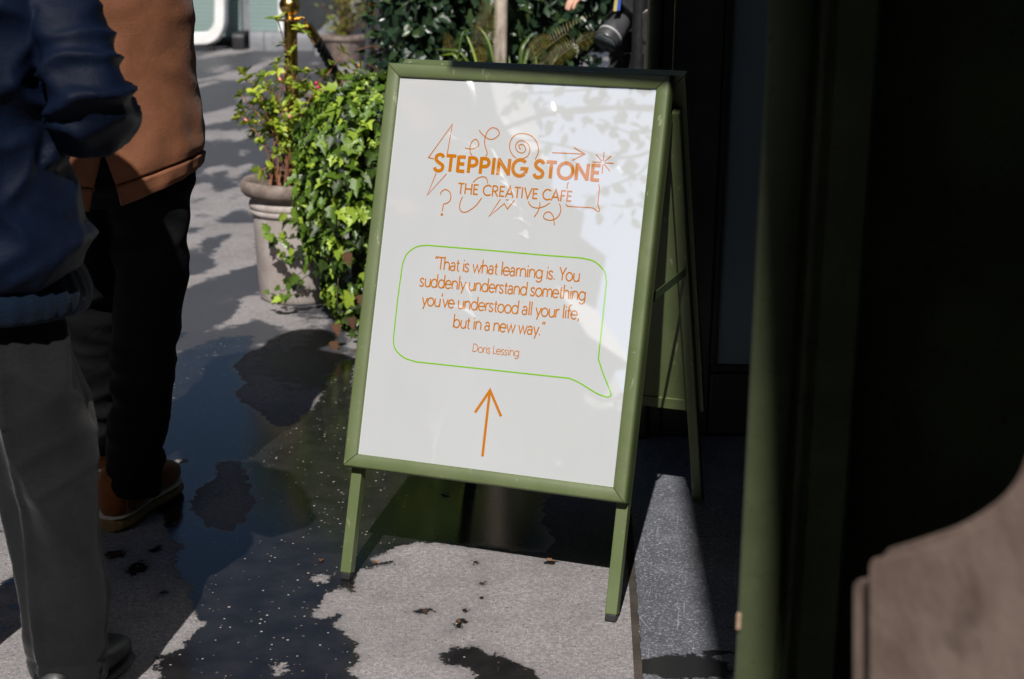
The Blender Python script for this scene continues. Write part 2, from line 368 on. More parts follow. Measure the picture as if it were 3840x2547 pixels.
b = MB(); b.box((xg0-.010, Yd+.004, zk1+.024), (xg0+.005, Yd+.05, 3.2)); bevel(b.build('glazing_bead', M['dkgreen2'], sf), .003)
b = MB(); b.box((xp1, Yd+.07, .0075), (1.5, Yd+.3, 3.2)); b.build('door_back', M['door'], sf)

M['deadwood'] = stone_mat('bare wood', (.22, .14, .09, 1), (.35, .25, .17, 1), 60)
# foreground pilaster of the neighbouring shop window
Yp = 1.7
pl = thing('window_pilaster', (.2, Yp, 0), 'green painted window pilaster with grooves at the right edge, out of focus', 'pilaster')
def xs_at(px): return px_x(px, 1540, Yp)
prof = []
def bead(x0, x1, y, d, n=7):
    return [(x0+(x1-x0)*.5*(1-math.cos(math.pi*k/n)), y-d*math.sin(math.pi*k/n)) for k in range(n+1)]
X = [xs_at(p) for p in (2806, 2965, 2990, 3022, 3048, 3192, 3215)]
front = bead(X[0], X[1], Yp, .011) + [(X[1]+.001, Yp+.012), (X[2], Yp+.014), (X[2]+.001, Yp+.004), (X[3]-.001, Yp+.004), (X[3], Yp+.016), (X[4], Yp+.016), (X[4]+.002, Yp+.003), (X[5], Yp+.002), (X[5]+.004, Yp+.006), (X[6], Yp+.3)]
back = [(X[6], Yp+.34), (X[2], Yp+.34), (X[0]+.012, Yp+.03)]
outl = front+back; n = len(outl)
mk('moulding', [(x, y, z) for z in (0, 2.6) for x, y in outl], [(i, (i+1) % n, n+(i+1) % n, n+i) for i in range(n)]+[tuple(range(n-1, -1, -1)), tuple(range(n, 2*n))], M['dkgreen'], pl, True, auto=25)
b = MB(); b.box((X[6]+.002, Yp+.18, 0), (1.2, Yp+.3, 2.6)); b.build('recessed_panel', M['dkgreen'], pl)
for px, py, r in ((2750, 2330, .006),):
    p = AY(px+20, py, Yp-.007); b = MB(); b.obox(p, (r*.5, .0, 0), (0, .0025, 0), (0, 0, r*1.8)); bevel(b.build('paint_chip', M['deadwood'], pl), .002)
# stone plinth with a stepped, curved upper outline
pr = [(3195, 4200), (3195, 2190), (3215, 2172), (3300, 2166), (3306, 2150), (3306, 2080), (3330, 2056)]
pr += [tuple(q) for q in crom([(3345, 2052), (3480, 2010), (3600, 1965), (3720, 1890), (3800, 1810), (3850, 1700), (3880, 1550)], 4)]
Ys = 1.25
sn = np.array([-.93, -.37, 0]); sn /= np.linalg.norm(sn); s0 = AY(3195, 2190, Ys)
def onface(x, y):
    d = ray(x, y); p = C0+d*(((s0-C0)@sn)/(d@sn)); p[2] = max(p[2], 0); return p
stp = thing('stone_plinth', tuple(s0*np.array([1, 1, 0])), 'weathered pinkish stone plinth with curved upper outline, bottom right corner', 'stone plinth')
def slabof(name, pts, d0, d1):
    n = len(pts); o = mk(name, [p-sn*d for d in (d0, d1) for p in pts], [(i, n+i, n+(i+1) % n, (i+1) % n) for i in range(n)]+[tuple(range(n)), tuple(range(2*n-1, n-1, -1))], M['stone'], stp)
    return bevel(o, .0025, 2)
P3 = [onface(x, y) for x, y in pr]; far = onface(4300, 1500); P3 += [far, far*np.array([1, 1, 0])]
slabof('stone_base', P3, 0, .12)
P4 = [onface(x, y) for x, y in ((3318, 4300), (3318, 2110), (3330, 2085), (3480, 2060), (3640, 2010), (3800, 1930), (4200, 1700))]; P4 += [P4[-1]*np.array([1, 1, 0])]
slabof('stone_block', P4, -.016, -.001)
# the house over the shop: wall and the balcony that shades the threshold
hs = thing('town_house', (.6, 1, 0), 'grey town house with a stone balcony above the dark shop front', 'building')
b = MB(); b.box((.47, -9, 0), (7, 1.1, 13)); b.box((1.52, 1.1, 0), (7, 4.2, 13)); b.box((.44, 1.1, 3.2), (1.52, 4.5, 13)); b.box((1.52, 4.2, 0), (7, 4.5, 13)); b.box((.9, 4.5, 0), (7, 5.2, 13)); b.build('wall', M['dkgreen2'], hs)
zb_ = 4.4; tt = zb_/-SUN.z
def edge_x(y): return .385+.04*(y-2.76)
yA, yB = -2.04, 1.5
b = MB(); b.add([(edge_x(y+SUN.y*tt)-SUN.x*tt, y, z) for z in (zb_, zb_+.25) for y in (yA, yB)]+[(.439, y, z) for z in (zb_, zb_+.25) for y in (yA, yB)],
      [(0,1,3,2),(4,6,7,5),(0,4,5,1),(2,3,7,6),(0,2,6,4),(1,5,7,3)]); b.build('balcony', M['limestone'], hs)

sh_ = thing('street_house', (-8, 6, 0), 'grey rendered house across the street, left of the view', 'building')
b = MB(); b.box((-14, -1.5, 0), (-6.5, 16, 12)); b.build('wall', M['render'], sh_)
for y in np.arange(0, 15, 2.2):
    for z in (1.0, 4.2, 7.4):
        b = MB(); b.box((-6.499, y-.5, z), (-6.46, y+.5, z+1.9)); w = b.build('window', M['limestone'], sh_)
        b = MB(); b.box((-6.458, y-.4, z+.1), (-6.45, y+.4, z+1.8)); b.build('pane', M['winglass'], w)
bh = thing('corner_house', (-3, -10, 0), 'tall grey corner house behind the viewer', 'building')
b = MB(); b.box((-6.6, -16, 0), (.46, -9.2, 11.4)); b.build('wall', M['render'], bh)
for x in np.arange(-5.8, .2, 1.5):
    for z in (1.0, 4.2, 7.4):
        b = MB(); b.box((x-.45, -9.199, z), (x+.45, -9.16, z+1.8)); w = b.build('window', M['limestone'], bh)
        b = MB(); b.box((x-.36, -9.158, z+.1), (x+.36, -9.15, z+1.7)); b.build('pane', M['winglass'], w)
# the mansard house behind the camera, seen only mirrored in the poster
mh = thing('mansard_house', (-16, -9, 0), 'grey house with a steep slate mansard roof, mirrored in the poster', 'building')
pf = [(-26, 0), (-7.3, 0), (-7.35, 4.15), (-7.9, 4.35), (-8.3, 5.1), (-8.05, 5.15), (-8.75, 5.9), (-8.75, 6.6), (-9.2, 6.75), (-9.2, 7.2), (-9.75, 7.3), (-9.85, 7.9), (-10.1, 8.2), (-11.2, 10.4), (-26, 10.4)]
n = len(pf)
mk('gable_wall', [(x, y, z) for y in (-9, -8) for x, z in pf], [(i, n+i, n+(i+1) % n, (i+1) % n) for i in range(n)]+[tuple(range(n)), tuple(range(2*n-1, n-1, -1))], M['render'], mh)
for x in (-9.2, -10.6, -12, -13.6):
    for z in (1.2, 4.0):
        if x > -9.5 and z > 3: continue
        b = MB(); b.box((x-.4, -7.999, z), (x+.4, -7.96, z+1.6)); w = b.build('window', M['limestone'], mh)
        b = MB(); b.box((x-.32, -7.958, z+.08), (x+.32, -7.95, z+1.52)); b.build('pane', M['winglass'], w)

# ------------------------------------------------------------------ the pavement sign
YAW, LEAN = -0.3383, 0.3005
EX = np.array([math.cos(YAW), math.sin(YAW), 0]); BK = np.array([-math.sin(YAW), math.cos(YAW), 0])
EY = np.array([0, 0, math.cos(LEAN)]) + BK*math.sin(LEAN); EN = np.cross(EX, EY)
SO = np.array([-.3571, 3.1862, 0.0]); PW, PH, PZ, FR = .574, .8217, .2814, .0292
def SP(u, v, c=0.0): return SO + EX*u + EY*v + EN*c
def S2(x, y):
    d = ray(x, y); t = ((SO-C0)@EN)/(d@EN); P = C0+d*t
    return (P-SO)@EX, (P-SO)@EY
sign = thing('pavement_sign', tuple(SP(PW/2, 0)*np.array([1, 1, 0])), 'olive green A-frame pavement sign with white poster and orange lettering', 'pavement sign')
def mitre_frame(org, ex, ey, en, w, h, z0, fr, prof, parent, mat):
    # prof: (t outward from inner edge, height along normal)
    P = lambda u, v, c: org+ex*u+ey*v+en*c
    g = .0009
    sides = [('rail', lambda a, t: (a, z0-t), -1), ('rail', lambda a, t: (a, z0+h+t), 1), ('rail', lambda b_, t: (-t, b_), -1), ('rail', lambda b_, t: (w+t, b_), 1)]
    k = len(prof)
    for si, (nm, fn, sg) in enumerate(sides):
        v = []
        for end in (0, 1):
            for t, c in prof:
                if si < 2: a = (-t+g) if end == 0 else (w+t-g)
                else: a = (z0-t+g) if end == 0 else (z0+h+t-g)
                u_, v_ = fn(a, t); v.append(P(u_, v_, c))
        f = [(i, (i+1) % k, k+(i+1) % k, k+i) for i in range(k)] + [tuple(range(k-1, -1, -1)), tuple(range(k, 2*k))]
        if si in (1, 2): f = [tuple(reversed(q)) for q in f]
        mk(nm, v, f, mat, parent, True, auto=22)
prof_f = [(-.0012, .0005), (-.0012, .0045), (.0005, .0068), (.003, .0080), (.0075, .0098), (.0215, .0112), (.0240, .0108), (.0262, .0094), (.0278, .0070), (.0288, .0035), (.0292, -.002), (.0292, -.018), (.0, -.018)]
mitre_frame(SO, EX, EY, EN, PW, PH, PZ, FR, prof_f, sign, M['frame'])
b = MB(); b.add([SP(-.01, PZ-.01), SP(PW+.01, PZ-.01), SP(PW+.01, PZ+PH+.01), SP(-.01, PZ+PH+.01)], [(0, 1, 2, 3)])
poster = b.build('poster', M['poster'], sign); poster['label'] = 'white printed poster with orange title, quotation and arrow'
b = MB(); b.obox(SP(PW/2, PZ+PH/2, -.010), EX*(PW/2+.014), EY*(PH/2+.014), EN*.004); b.build('backing_sheet', M['frame'], sign)
def leg(org, ex, ey, en, u0, u1, top, front, back, name='leg'):
    Pq = lambda u, v, c: org+ex*u+ey*v+en*c
    uc, hw = (u0+u1)/2, (u1-u0)/2; cc, hd = (front+back)/2, (front-back)/2
    b = MB(); b.obox(Pq(uc, (top+.017)/2, cc), ex*hw, ey*(top-.017)/2, en*hd); l = bevel(b.build(name, M['frame'], sign), .0022, 2)
    b = MB(); b.obox(Pq(uc, .0095, cc), ex*(hw-.001), ey*.0075, en*(hd-.001)); bevel(b.build('rubber_foot', M['rubber'], l), .002, 2)
shift = EY*.006
leg(SO+shift, EX, EY, EN, -.0192, .0053, PZ+PH-.05, -.0185, -.0435); leg(SO+shift, EX, EY, EN, .5769, .6021, PZ+PH-.05, -.0185, -.0435)
# rear half, hinged at the top
TOP = SP(.02, PZ+PH+FR+.016, -.036); RD = .80
LR = math.atan2(RD-(TOP-SO)@BK, TOP[2])
EYr = np.array([0, 0, math.cos(LR)]) - BK*math.sin(LR); ENr = np.cross(-EX, EYr)
H2 = TOP[2]/math.cos(LR)+.006; SOr = TOP + EX*PW - EYr*H2
mitre_frame(SOr, -EX, EYr, ENr, PW, PH, H2-PH-FR, FR, prof_f, sign, M['frame'])
b = MB(); b.obox(SOr-EX*PW/2+EYr*(H2-FR-PH/2)-ENr*.010, EX*(PW/2+.014), EYr*(PH/2+.014), ENr*.004); b.build('backing_sheet', M['frame'], sign)
leg(SOr+EYr*.006, -EX, EYr, ENr, -.0192, .0053, H2-.08, -.0185, -.0435); leg(SOr+EYr*.006, -EX, EYr, ENr, .5769, .6021, H2-.08, -.0185, -.0435)
for u in (.018, PW-.018):
    b = MB(); b.obox(SP(u, PZ+PH+FR-.004, -.024), EX*.022, EY*.007, EN*.016); bevel(b.build('hinge', M['capblack'], sign), .002)
for u in (-.008, PW+.012):
    a = SP(u, .66, -.03); c_ = SOr+EX*(u-PW)+EYr*(.70)-ENr*.03
    d = (c_-a)/2; z = np.cross(d, EX); z /= np.linalg.norm(z)
    b = MB(); b.obox((a+c_)/2, d, EX*.0015, z*.009); b.build('brace', M['frame_edge'], sign)

# awning added out of view, shaped so its near edge shades the top rail
aw = thing('shade_awning', (.9, 3.9, 2.45), 'dark green awning added out of view to shade the top rail of the sign', 'awning')
zaw = 2.45
def upsun(p): return p-np.array(SUN)*((zaw-p[2])/-SUN.z)*-1 if False else p-np.array(SUN)*((zaw-p[2])/(-SUN.z))
a1, a2 = upsun(SP(.115, 1.121, .011)), upsun(SP(.60, 1.108, .011)); ad = (a2-a1)/np.linalg.norm(a2-a1); a2 = a1+ad*1.55
q_ = [a1, a2, np.array([1.5, 3.72, zaw]), np.array([a1[0]+.05, 3.72, zaw])]
mk('canvas', [p+np.array([0, 0, d]) for d in (0, .03) for p in q_], [(3,2,1,0),(4,5,6,7),(0,1,5,4),(1,2,6,5),(2,3,7,6),(3,0,4,7)], M['dkgreen2'], aw)
for p, e in ((a1+ad*.1, (1.0, 3.9, 2.9)), (a2-ad*.1, (1.48, 3.9, 2.9))):
    v, f = tube([p+np.array([0, .05, .045]), np.array(e)], .012, 8); mk('stay', v, f, M['rubber'], aw, True)
# lettering ----------------------------------------------------------
def ribbon(pts, w, closed=False):
    P = np.asarray(pts, float); keep = [0]
    for i in range(1, len(P)):
        if np.hypot(*(P[i]-P[keep[-1]])) > 1e-6: keep.append(i)
    P = P[keep]; m = len(P); L = []; Rr = []
    for i in range(m):
        a = P[i]-P[i-1] if (i > 0 or closed) else P[1]-P[0]; b = P[(i+1) % m]-P[i] if (i < m-1 or closed) else P[-1]-P[-2]
        a = a/(np.hypot(*a)+1e-12); b = b/(np.hypot(*b)+1e-12); na = np.array([-a[1], a[0]]); nb = np.array([-b[1], b[0]])
        mt = na+nb; l = np.hypot(*mt)
        mt = na if l < .2 else mt/l; s = w/2/max(.38, mt@na)
        L.append(P[i]+mt*s); Rr.append(P[i]-mt*s)
    v = L+Rr; f = [(m+i, m+(i+1) % m, (i+1) % m, i) for i in range(m if closed else m-1)]
    return v, f
def arc(cx, cy, rx, ry, a0, a1, n=20): return [(cx+rx*math.cos(R(a0+(a1-a0)*k/n)), cy+ry*math.sin(R(a0+(a1-a0)*k/n))) for k in range(n+1)]
X_ = .64
def S_(w, h, y0=0): return [tuple(q) for q in crom([(w*.93, h*.83+y0), (w*.78, h*.95+y0), (w*.5, h*1.0+y0), (w*.2, h*.92+y0), (w*.1, h*.75+y0), (w*.24, h*.6+y0), (w*.55, h*.48+y0), (w*.86, h*.36+y0), (w*.93, h*.22+y0), (w*.8, h*.06+y0), (w*.48, 0+y0), (w*.18, h*.06+y0), (w*.03, h*.2+y0)], 5)]
GL = {
 'o': (.70, [arc(.33,.32,.31,.32,0,360,36)]), 'a': (.60, [arc(.27,.42,.2,.22,155,0)+[(.47,0)], arc(.25,.185,.22,.185,0,360,28)]),
 'b': (.74, [[(.06,0),(.06,1.06)], arc(.36,.32,.3,.32,0,360,36)]), 'd': (.76, [[(.64,0),(.64,1.06)], arc(.34,.32,.3,.32,0,360,36)]),
 'e': (.68, [[(.03,.33),(.61,.33)]+arc(.32,.32,.3,.32,2,322,34)]), 'f': (.38, [[(.15,0),(.15,.84)]+arc(.34,.84,.19,.22,180,75), [(.02,.62),(.34,.62)]]),
 'g': (.76, [arc(.34,.32,.3,.32,0,360,36), [(.64,.64),(.64,-.04)]+arc(.35,-.04,.29,.26,0,-145)]), 'h': (.68, [[(.07,0),(.07,1.06)], [(.07,.3)]+arc(.33,.37,.26,.27,170,0)+[(.59,0)]]),
 'i': (.22, [[(.1,0),(.1,.64)], [(.1,.83),(.1,.92)]]), 'l': (.22, [[(.1,0),(.1,1.06)]]),
 'm': (1.02, [[(.07,0),(.07,.64)], [(.07,.3)]+arc(.29,.4,.22,.24,170,0)+[(.51,0)], [(.51,.3)]+arc(.73,.4,.22,.24,170,0)+[(.95,0)]]),
 'n': (.68, [[(.07,0),(.07,.64)], [(.07,.3)]+arc(.33,.37,.26,.27,170,0)+[(.59,0)]]), 'r': (.40, [[(.07,0),(.07,.64)], [(.07,.3)]+arc(.33,.37,.26,.27,170,80)]),
 's': (.50, [S_(.42,.64)]), 't': (.38, [[(.16,.86),(.16,.16)]+arc(.3,.16,.14,.15,180,285), [(.02,.62),(.32,.62)]]),
 'u': (.68, [[(.07,.64),(.07,.27)]+arc(.33,.27,.26,.27,180,350), [(.59,.64),(.59,0)]]), 'v': (.58, [[(.02,.64),(.28,.02),(.54,.64)]]),
 'w': (.92, [[(.02,.64),(.24,.02),(.45,.62),(.66,.02),(.88,.64)]]), 'y': (.58, [[(.02,.64),(.29,.02)], [(.55,.64),(.17,-.3)]]),
 'T': (.60, [[(.0,.96),(.6,.96)], [(.3,.96),(.3,0)]]), 'Y': (.68, [[(.02,1),(.33,.45),(.64,1)], [(.33,.47),(.33,0)]]),
 'D': (.84, [[(.08,.04),(.08,.96),(.3,.96)]+arc(.3,.5,.47,.46,90,-90)+[(.08,.04)]]), 'L': (.50, [[(.08,1),(.08,.05),(.48,.05)]]),
 'S': (.62, [S_(.56,1)]), 'E': (.60, [[(.52,.93),(.1,.93)], [(.1,1),(.1,0)], [(.1,.07),(.52,.07)], [(.1,.51),(.47,.51)]]),
 'P': (.66, [[(.1,0),(.1,1)], [(.1,.92),(.32,.92)]+arc(.32,.68,.24,.24,90,-90)+[(.1,.44)]]), 'I': (.28, [[(.13,0),(.13,1)]]),
 'N': (.84, [[(.1,0),(.1,1)], [(.1,.93),(.72,.07)], [(.72,0),(.72,1)]]), 'G': (.90, [arc(.47,.5,.42,.48,45,318,32), [(.5,.46),(.87,.46),(.82,.2)]]),
 'O': (.98, [arc(.49,.5,.42,.46,0,360,40)]), 'H': (.80, [[(.1,0),(.1,1)], [(.7,0),(.7,1)], [(.1,.5),(.7,.5)]]), 'C': (.82, [arc(.49,.5,.43,.46,48,312,32)]),
 'R': (.68, [[(.1,0),(.1,1)], [(.1,.95),(.32,.95)]+arc(.32,.71,.24,.24,90,-90)+[(.1,.47)], [(.3,.47),(.62,0)]]), 'A': (.78, [[(.02,0),(.38,1),(.74,0)], [(.16,.32),(.6,.32)]]),
 'V': (.74, [[(.02,1),(.37,.02),(.72,1)]]), 'F': (.54, [[(.1,0),(.1,1)], [(.1,.95),(.5,.95)], [(.1,.51),(.46,.51)]]),
 '.': (.24, [[(.1,.0),(.1,.1)]]), ',': (.24, [[(.12,.1),(.05,-.14)]]), "'": (.18, [[(.1,1.08),(.05,.84)]]), ' ': (.30, []),
 '(': (.36, [[(.13,1.05),(.06,.84)], [(.3,1.05),(.23,.84)]]), ')': (.34, [[(.12,1.08),(.05,.86)], [(.29,1.08),(.22,.86)]]) }
LAY = [0]
def draw(name, strokes, w, mat, closed=()):
    v = []; f = []
    for i, s in enumerate(strokes):
        LAY[0] += 1; c = .0005+.000012*(LAY[0] % 24)
        a, q = ribbon(s, w, i in closed); k = len(v)
        v += [SP(x, y, c) for x, y in a]; f += [tuple(j+k for j in t) for t in q]
    return mk(name, v, f, mat, poster)
def text(name, s, pl_, pr_, cap, w, mat, kern=0.0):
    (x0, y0), (x1, y1) = S2(*pl_), S2(*pr_)
    tot = sum(GL[c][0]+kern for c in s)-kern; sx = (x1-x0)/tot; x = 0; st = []
    for c in s:
        adv, ss = GL[c]
        for q in ss:
            st.append([(x0+(x+p[0])*sx, y0+(y1-y0)*((x+p[0])/tot)+p[1]*cap) for p in q])
        x += adv+kern
    return draw(name, st, w, mat)
q4 = lambda x, y: (1400+x/1.8442, 900+y/1.8442); q1 = lambda x, y: (1560+x/3.1105, 440+y/3.1105)
MM = 1/1640
text('title', 'STEPPING STONE', q1(208, 622), q1(2150, 751), .0355, .0074, M['orange'], .055)
text('subtitle', 'THE CREATIVE CAFE', q1(483, 891), q1(1822, 988), .0232, .0031, M['orange'], .03)
text('quotation', '(That is what learning is. You', q4(420, 201), q4(1427, 289), .0268, .0028, M['orange'])
text('quotation', 'suddenly understand something', q4(320, 319), q4(1470, 418), .0268, .0028, M['orange'])
text('quotation', "you've understood all your life,", q4(334, 451), q4(1428, 551), .0268, .0028, M['orange'])
text('quotation', 'but in a new way.)', q4(550, 604), q4(1182, 662), .0268, .0028, M['orange'])
text('author', 'Doris Lessing', q4(684, 773), q4(1010, 806), .0175, .0016, M['orange'])
def Q(l): return [S2(*q1(*p)) for p in l]
def QS(l, n=8): return [tuple(p) for p in crom(np.array(Q(l)), n)]
lw = .0022
sp = [(1240+ (12+ 20.5*a)*math.cos(R(100)+a)*.98*1.0, 350 - (12+20.5*a)*math.sin(R(100)+a)) for a in np.linspace(.6, 8.3, 70)]
draw('doodle', [Q([(212,486),(147,470),(425,84),(366,427)]), Q([(237,652),(132,910),(357,660)])], lw, M['orange'])
draw('doodle', [QS([(573,358),(640,371),(700,357),(734,320),(720,275),(690,258),(655,285),(632,340),(633,405),(654,444)]), QS([(737,150),(775,200),(840,250),(900,255),(960,215),(970,170),(935,130),(880,126),(830,175),(803,260),(806,330),(828,400),(828,435),(813,456)])], lw, M['orange'])
draw('doodle', [QS([(1222,374),(1203,350),(1207,325),(1240,318),(1270,340),(1278,380),(1255,412),(1215,415),(1175,385),(1163,340),(1180,295),(1225,273),(1280,290),(1320,335),(1327,395),(1300,455),(1245,483)]), QS([(1170,478),(1120,430),(1092,350),(1110,265),(1165,205),(1245,189),(1340,215),(1405,285),(1430,370),(1420,430),(1392,492)])], lw, M['orange'])
draw('doodle', [Q([(1588,413),(1965,429)]), Q([(1840,351),(1970,429),(1824,503)])], lw*1.05, M['orange'])
draw('doodle', [Q([a, b]) for a, b in (((2194,402),(2186,508)), ((2103,435),(2166,512)), ((2280,449),(2200,516)), ((2057,521),(2158,527)), ((2200,533),(2307,538)), ((2196,547),(2262,626)), ((2180,551),(2172,657)))], lw, M['orange'])
draw('doodle', [QS([(286,900),(300,866),(345,843),(392,870),(409,925),(395,975),(360,1003),(325,1012),(318,1035),(310,1095)])], lw, M['orange'])
draw('doodle', [Q([(303,1122),(303,1147)])], lw*2.6, M['orange'])
draw('doodle', [QS([(545,924),(515,1000),(513,1070),(550,1107),(610,1095),(700,1030),(768,940)]), QS([(665,760),(720,712),(780,694),(822,712),(838,771)])], lw, M['orange'])
draw('doodle', [Q([(985,957),(850,1158),(1031,1007),(1067,1070),(1150,968)]), Q([(1047,962),(1072,964),(1060,970)])], lw, M['orange'])
draw('doodle', [QS([(1315,980),(1325,1015),(1370,1050),(1430,1058),(1500,1038),(1565,998)]), QS([(1445,990),(1445,1040),(1420,1105),(1380,1163)]), QS([(1674,1006),(1690,1060),(1682,1120),(1640,1175),(1580,1201),(1520,1192),(1489,1165),(1505,1120),(1550,1103),(1588,1130),(1608,1180),(1615,1260)])], lw, M['orange'])
draw('doodle', [QS([(1783,759),(1768,782),(1762,836)]), QS([(1748,1012),(1765,1035),(1800,1041),(1950,1050),(2060,1058),(2100,1085),(2130,1101),(2142,1085),(2133,1050),(2122,1010),(2130,930),(2140,830),(2132,783)])], lw, M['orange'])
def QB(l): return [S2(*q4(*p)) for p in l]
bub = QB([(372,37),(800,72),(1200,107),(1440,125)]) + [tuple(p) for p in crom(np.array(QB([(1440,125),(1530,150),(1597,215),(1613,290)])), 8)] + QB([(1585,560),(1557,822)]) + [tuple(p) for p in crom(np.array(QB([(1557,822),(1590,925),(1640,1050),(1640,1078),(1612,1085),(1540,1058),(1430,990),(1358,957)])), 6)] + QB([(800,897),(297,843)]) + [tuple(p) for p in crom(np.array(QB([(297,843),(210,812),(150,750),(140,680)])), 8)] + QB([(170,400),(203,165)]) + [tuple(p) for p in crom(np.array(QB([(203,165),(235,95),(300,48),(372,37)])), 8)]
draw('speech_bubble', [bub[:-1]], .0029, M['lime'], closed=(0,))
draw('arrow', [QB([(755,1497),(806,1045)]), QB([(704,1193),(808,1040),(884,1220)])], .0058, M['orange'])
# water drops on the top rail
t_ = NT('water drop'); M['drop'] = t_.set(col=(.03, .04, .025, 1), rough=.05, spec=.6)
for k in range(16):
    b = MB(); u = .08+.46*(k/15)+rng.uniform(-.01, .01); r = rng.uniform(.0016, .0034); c = SP(u, PZ+PH+FR*.93, .0052)
    nrm = (EN*.75+EY*.65); nrm /= np.linalg.norm(nrm); tt1 = EX; tt2 = np.cross(nrm, tt1)
    vs = [c+nrm*r*.3]+[c+tt1*r*1.4*math.cos(a)+tt2*r*math.sin(a)-nrm*.0003 for a in np.linspace(0, 2*math.pi, 9)[:-1]]
    b.add(vs, [(0, i+1, (i+1) % 8+1) for i in range(8)]); b.build('water_drop', M['drop'], sign, True)

# ------------------------------------------------------------------ leaves
def leaf_mat(name, dark, mid, light, rough=.35, trans=.3, veins=False):
    t = NT(name); g = t.n.new('ShaderNodeNewGeometry').outputs['Random Per Island']
    r = t.math('FRACT', t.math('ADD', t.rand(), g))
    c = t.mix(t.ramp(r, .0, .55), dark, mid); c = t.mix(t.ramp(r, .6, 1), c, light)
    c = t.mix(t.math('MULTIPLY', t.ramp(t.noise(55, 3), .4, .75), .25), c, dark)
    m = t.set(col=c, rough=rough, spec=.5, normal=t.bump(t.noise(130, 3), .25, .002))
    tr = t.n.new('ShaderNodeBsdfTranslucent'); t.l.new(c, tr.inputs[0]); ad = t.n.new('ShaderNodeMixShader'); ad.inputs[0].default_value = trans
    t.l.new(t.p.outputs[0], ad.inputs[1]); t.l.new(tr.outputs[0], ad.inputs[2]); t.l.new(ad.outputs[0], t.n['Material Output'].inputs[0])
    return m
M['ivy'] = leaf_mat('ivy leaf', (.02, .036, .011, 1), (.11, .205, .022, 1), (.4, .54, .06, 1))
M['azalea'] = leaf_mat('azalea leaf', (.09, .15, .015, 1), (.32, .43, .035, 1), (.55, .6, .08, 1))
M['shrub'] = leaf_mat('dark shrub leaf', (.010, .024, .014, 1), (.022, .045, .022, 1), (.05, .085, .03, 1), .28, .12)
M['yellowleaf'] = leaf_mat('yellow green leaf', (.09, .12, .02, 1), (.2, .24, .04, 1), (.32, .3, .07, 1))
M['treeleaf'] = leaf_mat('tree leaf', (.02, .04, .012, 1), (.04, .075, .018, 1), (.07, .11, .025, 1))
M['strap'] = leaf_mat('strap leaf', (.05, .09, .012, 1), (.13, .2, .025, 1), (.26, .34, .06, 1))
M['fern'] = leaf_mat('fern frond', (.05, .045, .008, 1), (.09, .09, .012, 1), (.16, .1, .02, 1))
M['deadleaf'] = leaf_mat('brown dead leaf', (.03, .014, .008, 1), (.10, .045, .02, 1), (.24, .13, .07, 1), .6, .1)
M['twig'] = stone_mat('brown twig bark', (.07, .032, .016, 1), (.16, .075, .035, 1), 40)
M['greystem'] = stone_mat('grey stem', (.05, .04, .025, 1), (.1, .085, .05, 1), 40)
def poly_leaf(outline, fold=.12, curl=.15):
    # outline: right half (x>=0) from base to tip along +y, unit length
    L = [(-x, y) for x, y in outline[1:-1]][::-1]
    ring = list(outline)+L
    def h(x, y): return abs(x)*fold*2 - curl*y*y*.5
    mids = [(0, .33), (0, .66)]
    v = [(x, y, h(x, y)) for x, y in ring]+[(0, y, h(0, y)-.02) for _, y in mids]
    n = len(ring); nt = len(outline)-1; f = []
    a, b = n, n+1
    for i in range(n):
        j = (i+1) % n; m = (ring[i][1]+ring[j][1])/2
        f.append((i, j, a if m < .5 else b))
    # stitch the change-over
    ch = [i for i in range(n) if ((ring[i-1][1]+ring[i][1])/2 < .5) != ((ring[i][1]+ring[(i+1) % n][1])/2 < .5)]
    for i in ch:
        prev_low = (ring[i-1][1]+ring[i][1])/2 < .5
        f.append((i, b, a) if prev_low else (i, a, b))
    return np.array(v), f
IVY = poly_leaf([(0, 0), (.16, -.1), (.40, -.02), (.30, .2), (.50, .42), (.24, .5), (.15, .72), (0, 1.0)], .16, .22)
IVY2 = poly_leaf([(0, 0), (.22, -.07), (.42, .1), (.28, .26), (.36, .5), (.2, .56), (.12, .78), (0, 1.0)], .3, .35)
OVAL = poly_leaf([(0, 0), (.12, .12), (.23, .38), (.22, .6), (.12, .85), (0, 1.0)], .22, .3)
OVALW = poly_leaf([(0, 0), (.15, .1), (.29, .35), (.28, .6), (.15, .86), (0, 1.0)], .15, .3)
def leaf_mesh(name, L, mat):
    me = bpy.data.meshes.new(name); me.from_pydata(L[0].tolist(), [], L[1]); me.materials.append(mat)
    me.polygons.foreach_set('use_smooth', [True]*len(me.polygons)); me.update(); return me
def orient(pos, tip, nrm, s):
    y = np.asarray(tip, float); y /= np.linalg.norm(y); z = np.asarray(nrm, float); z = z-y*(z@y)
    if np.linalg.norm(z) < 1e-4: z = np.cross(y, [1, 0, .3])
    z /= np.linalg.norm(z); x = np.cross(y, z)
    m = np.eye(4); m[:3, 0] = x*s; m[:3, 1] = y*s; m[:3, 2] = z*s; m[:3, 3] = pos; return m
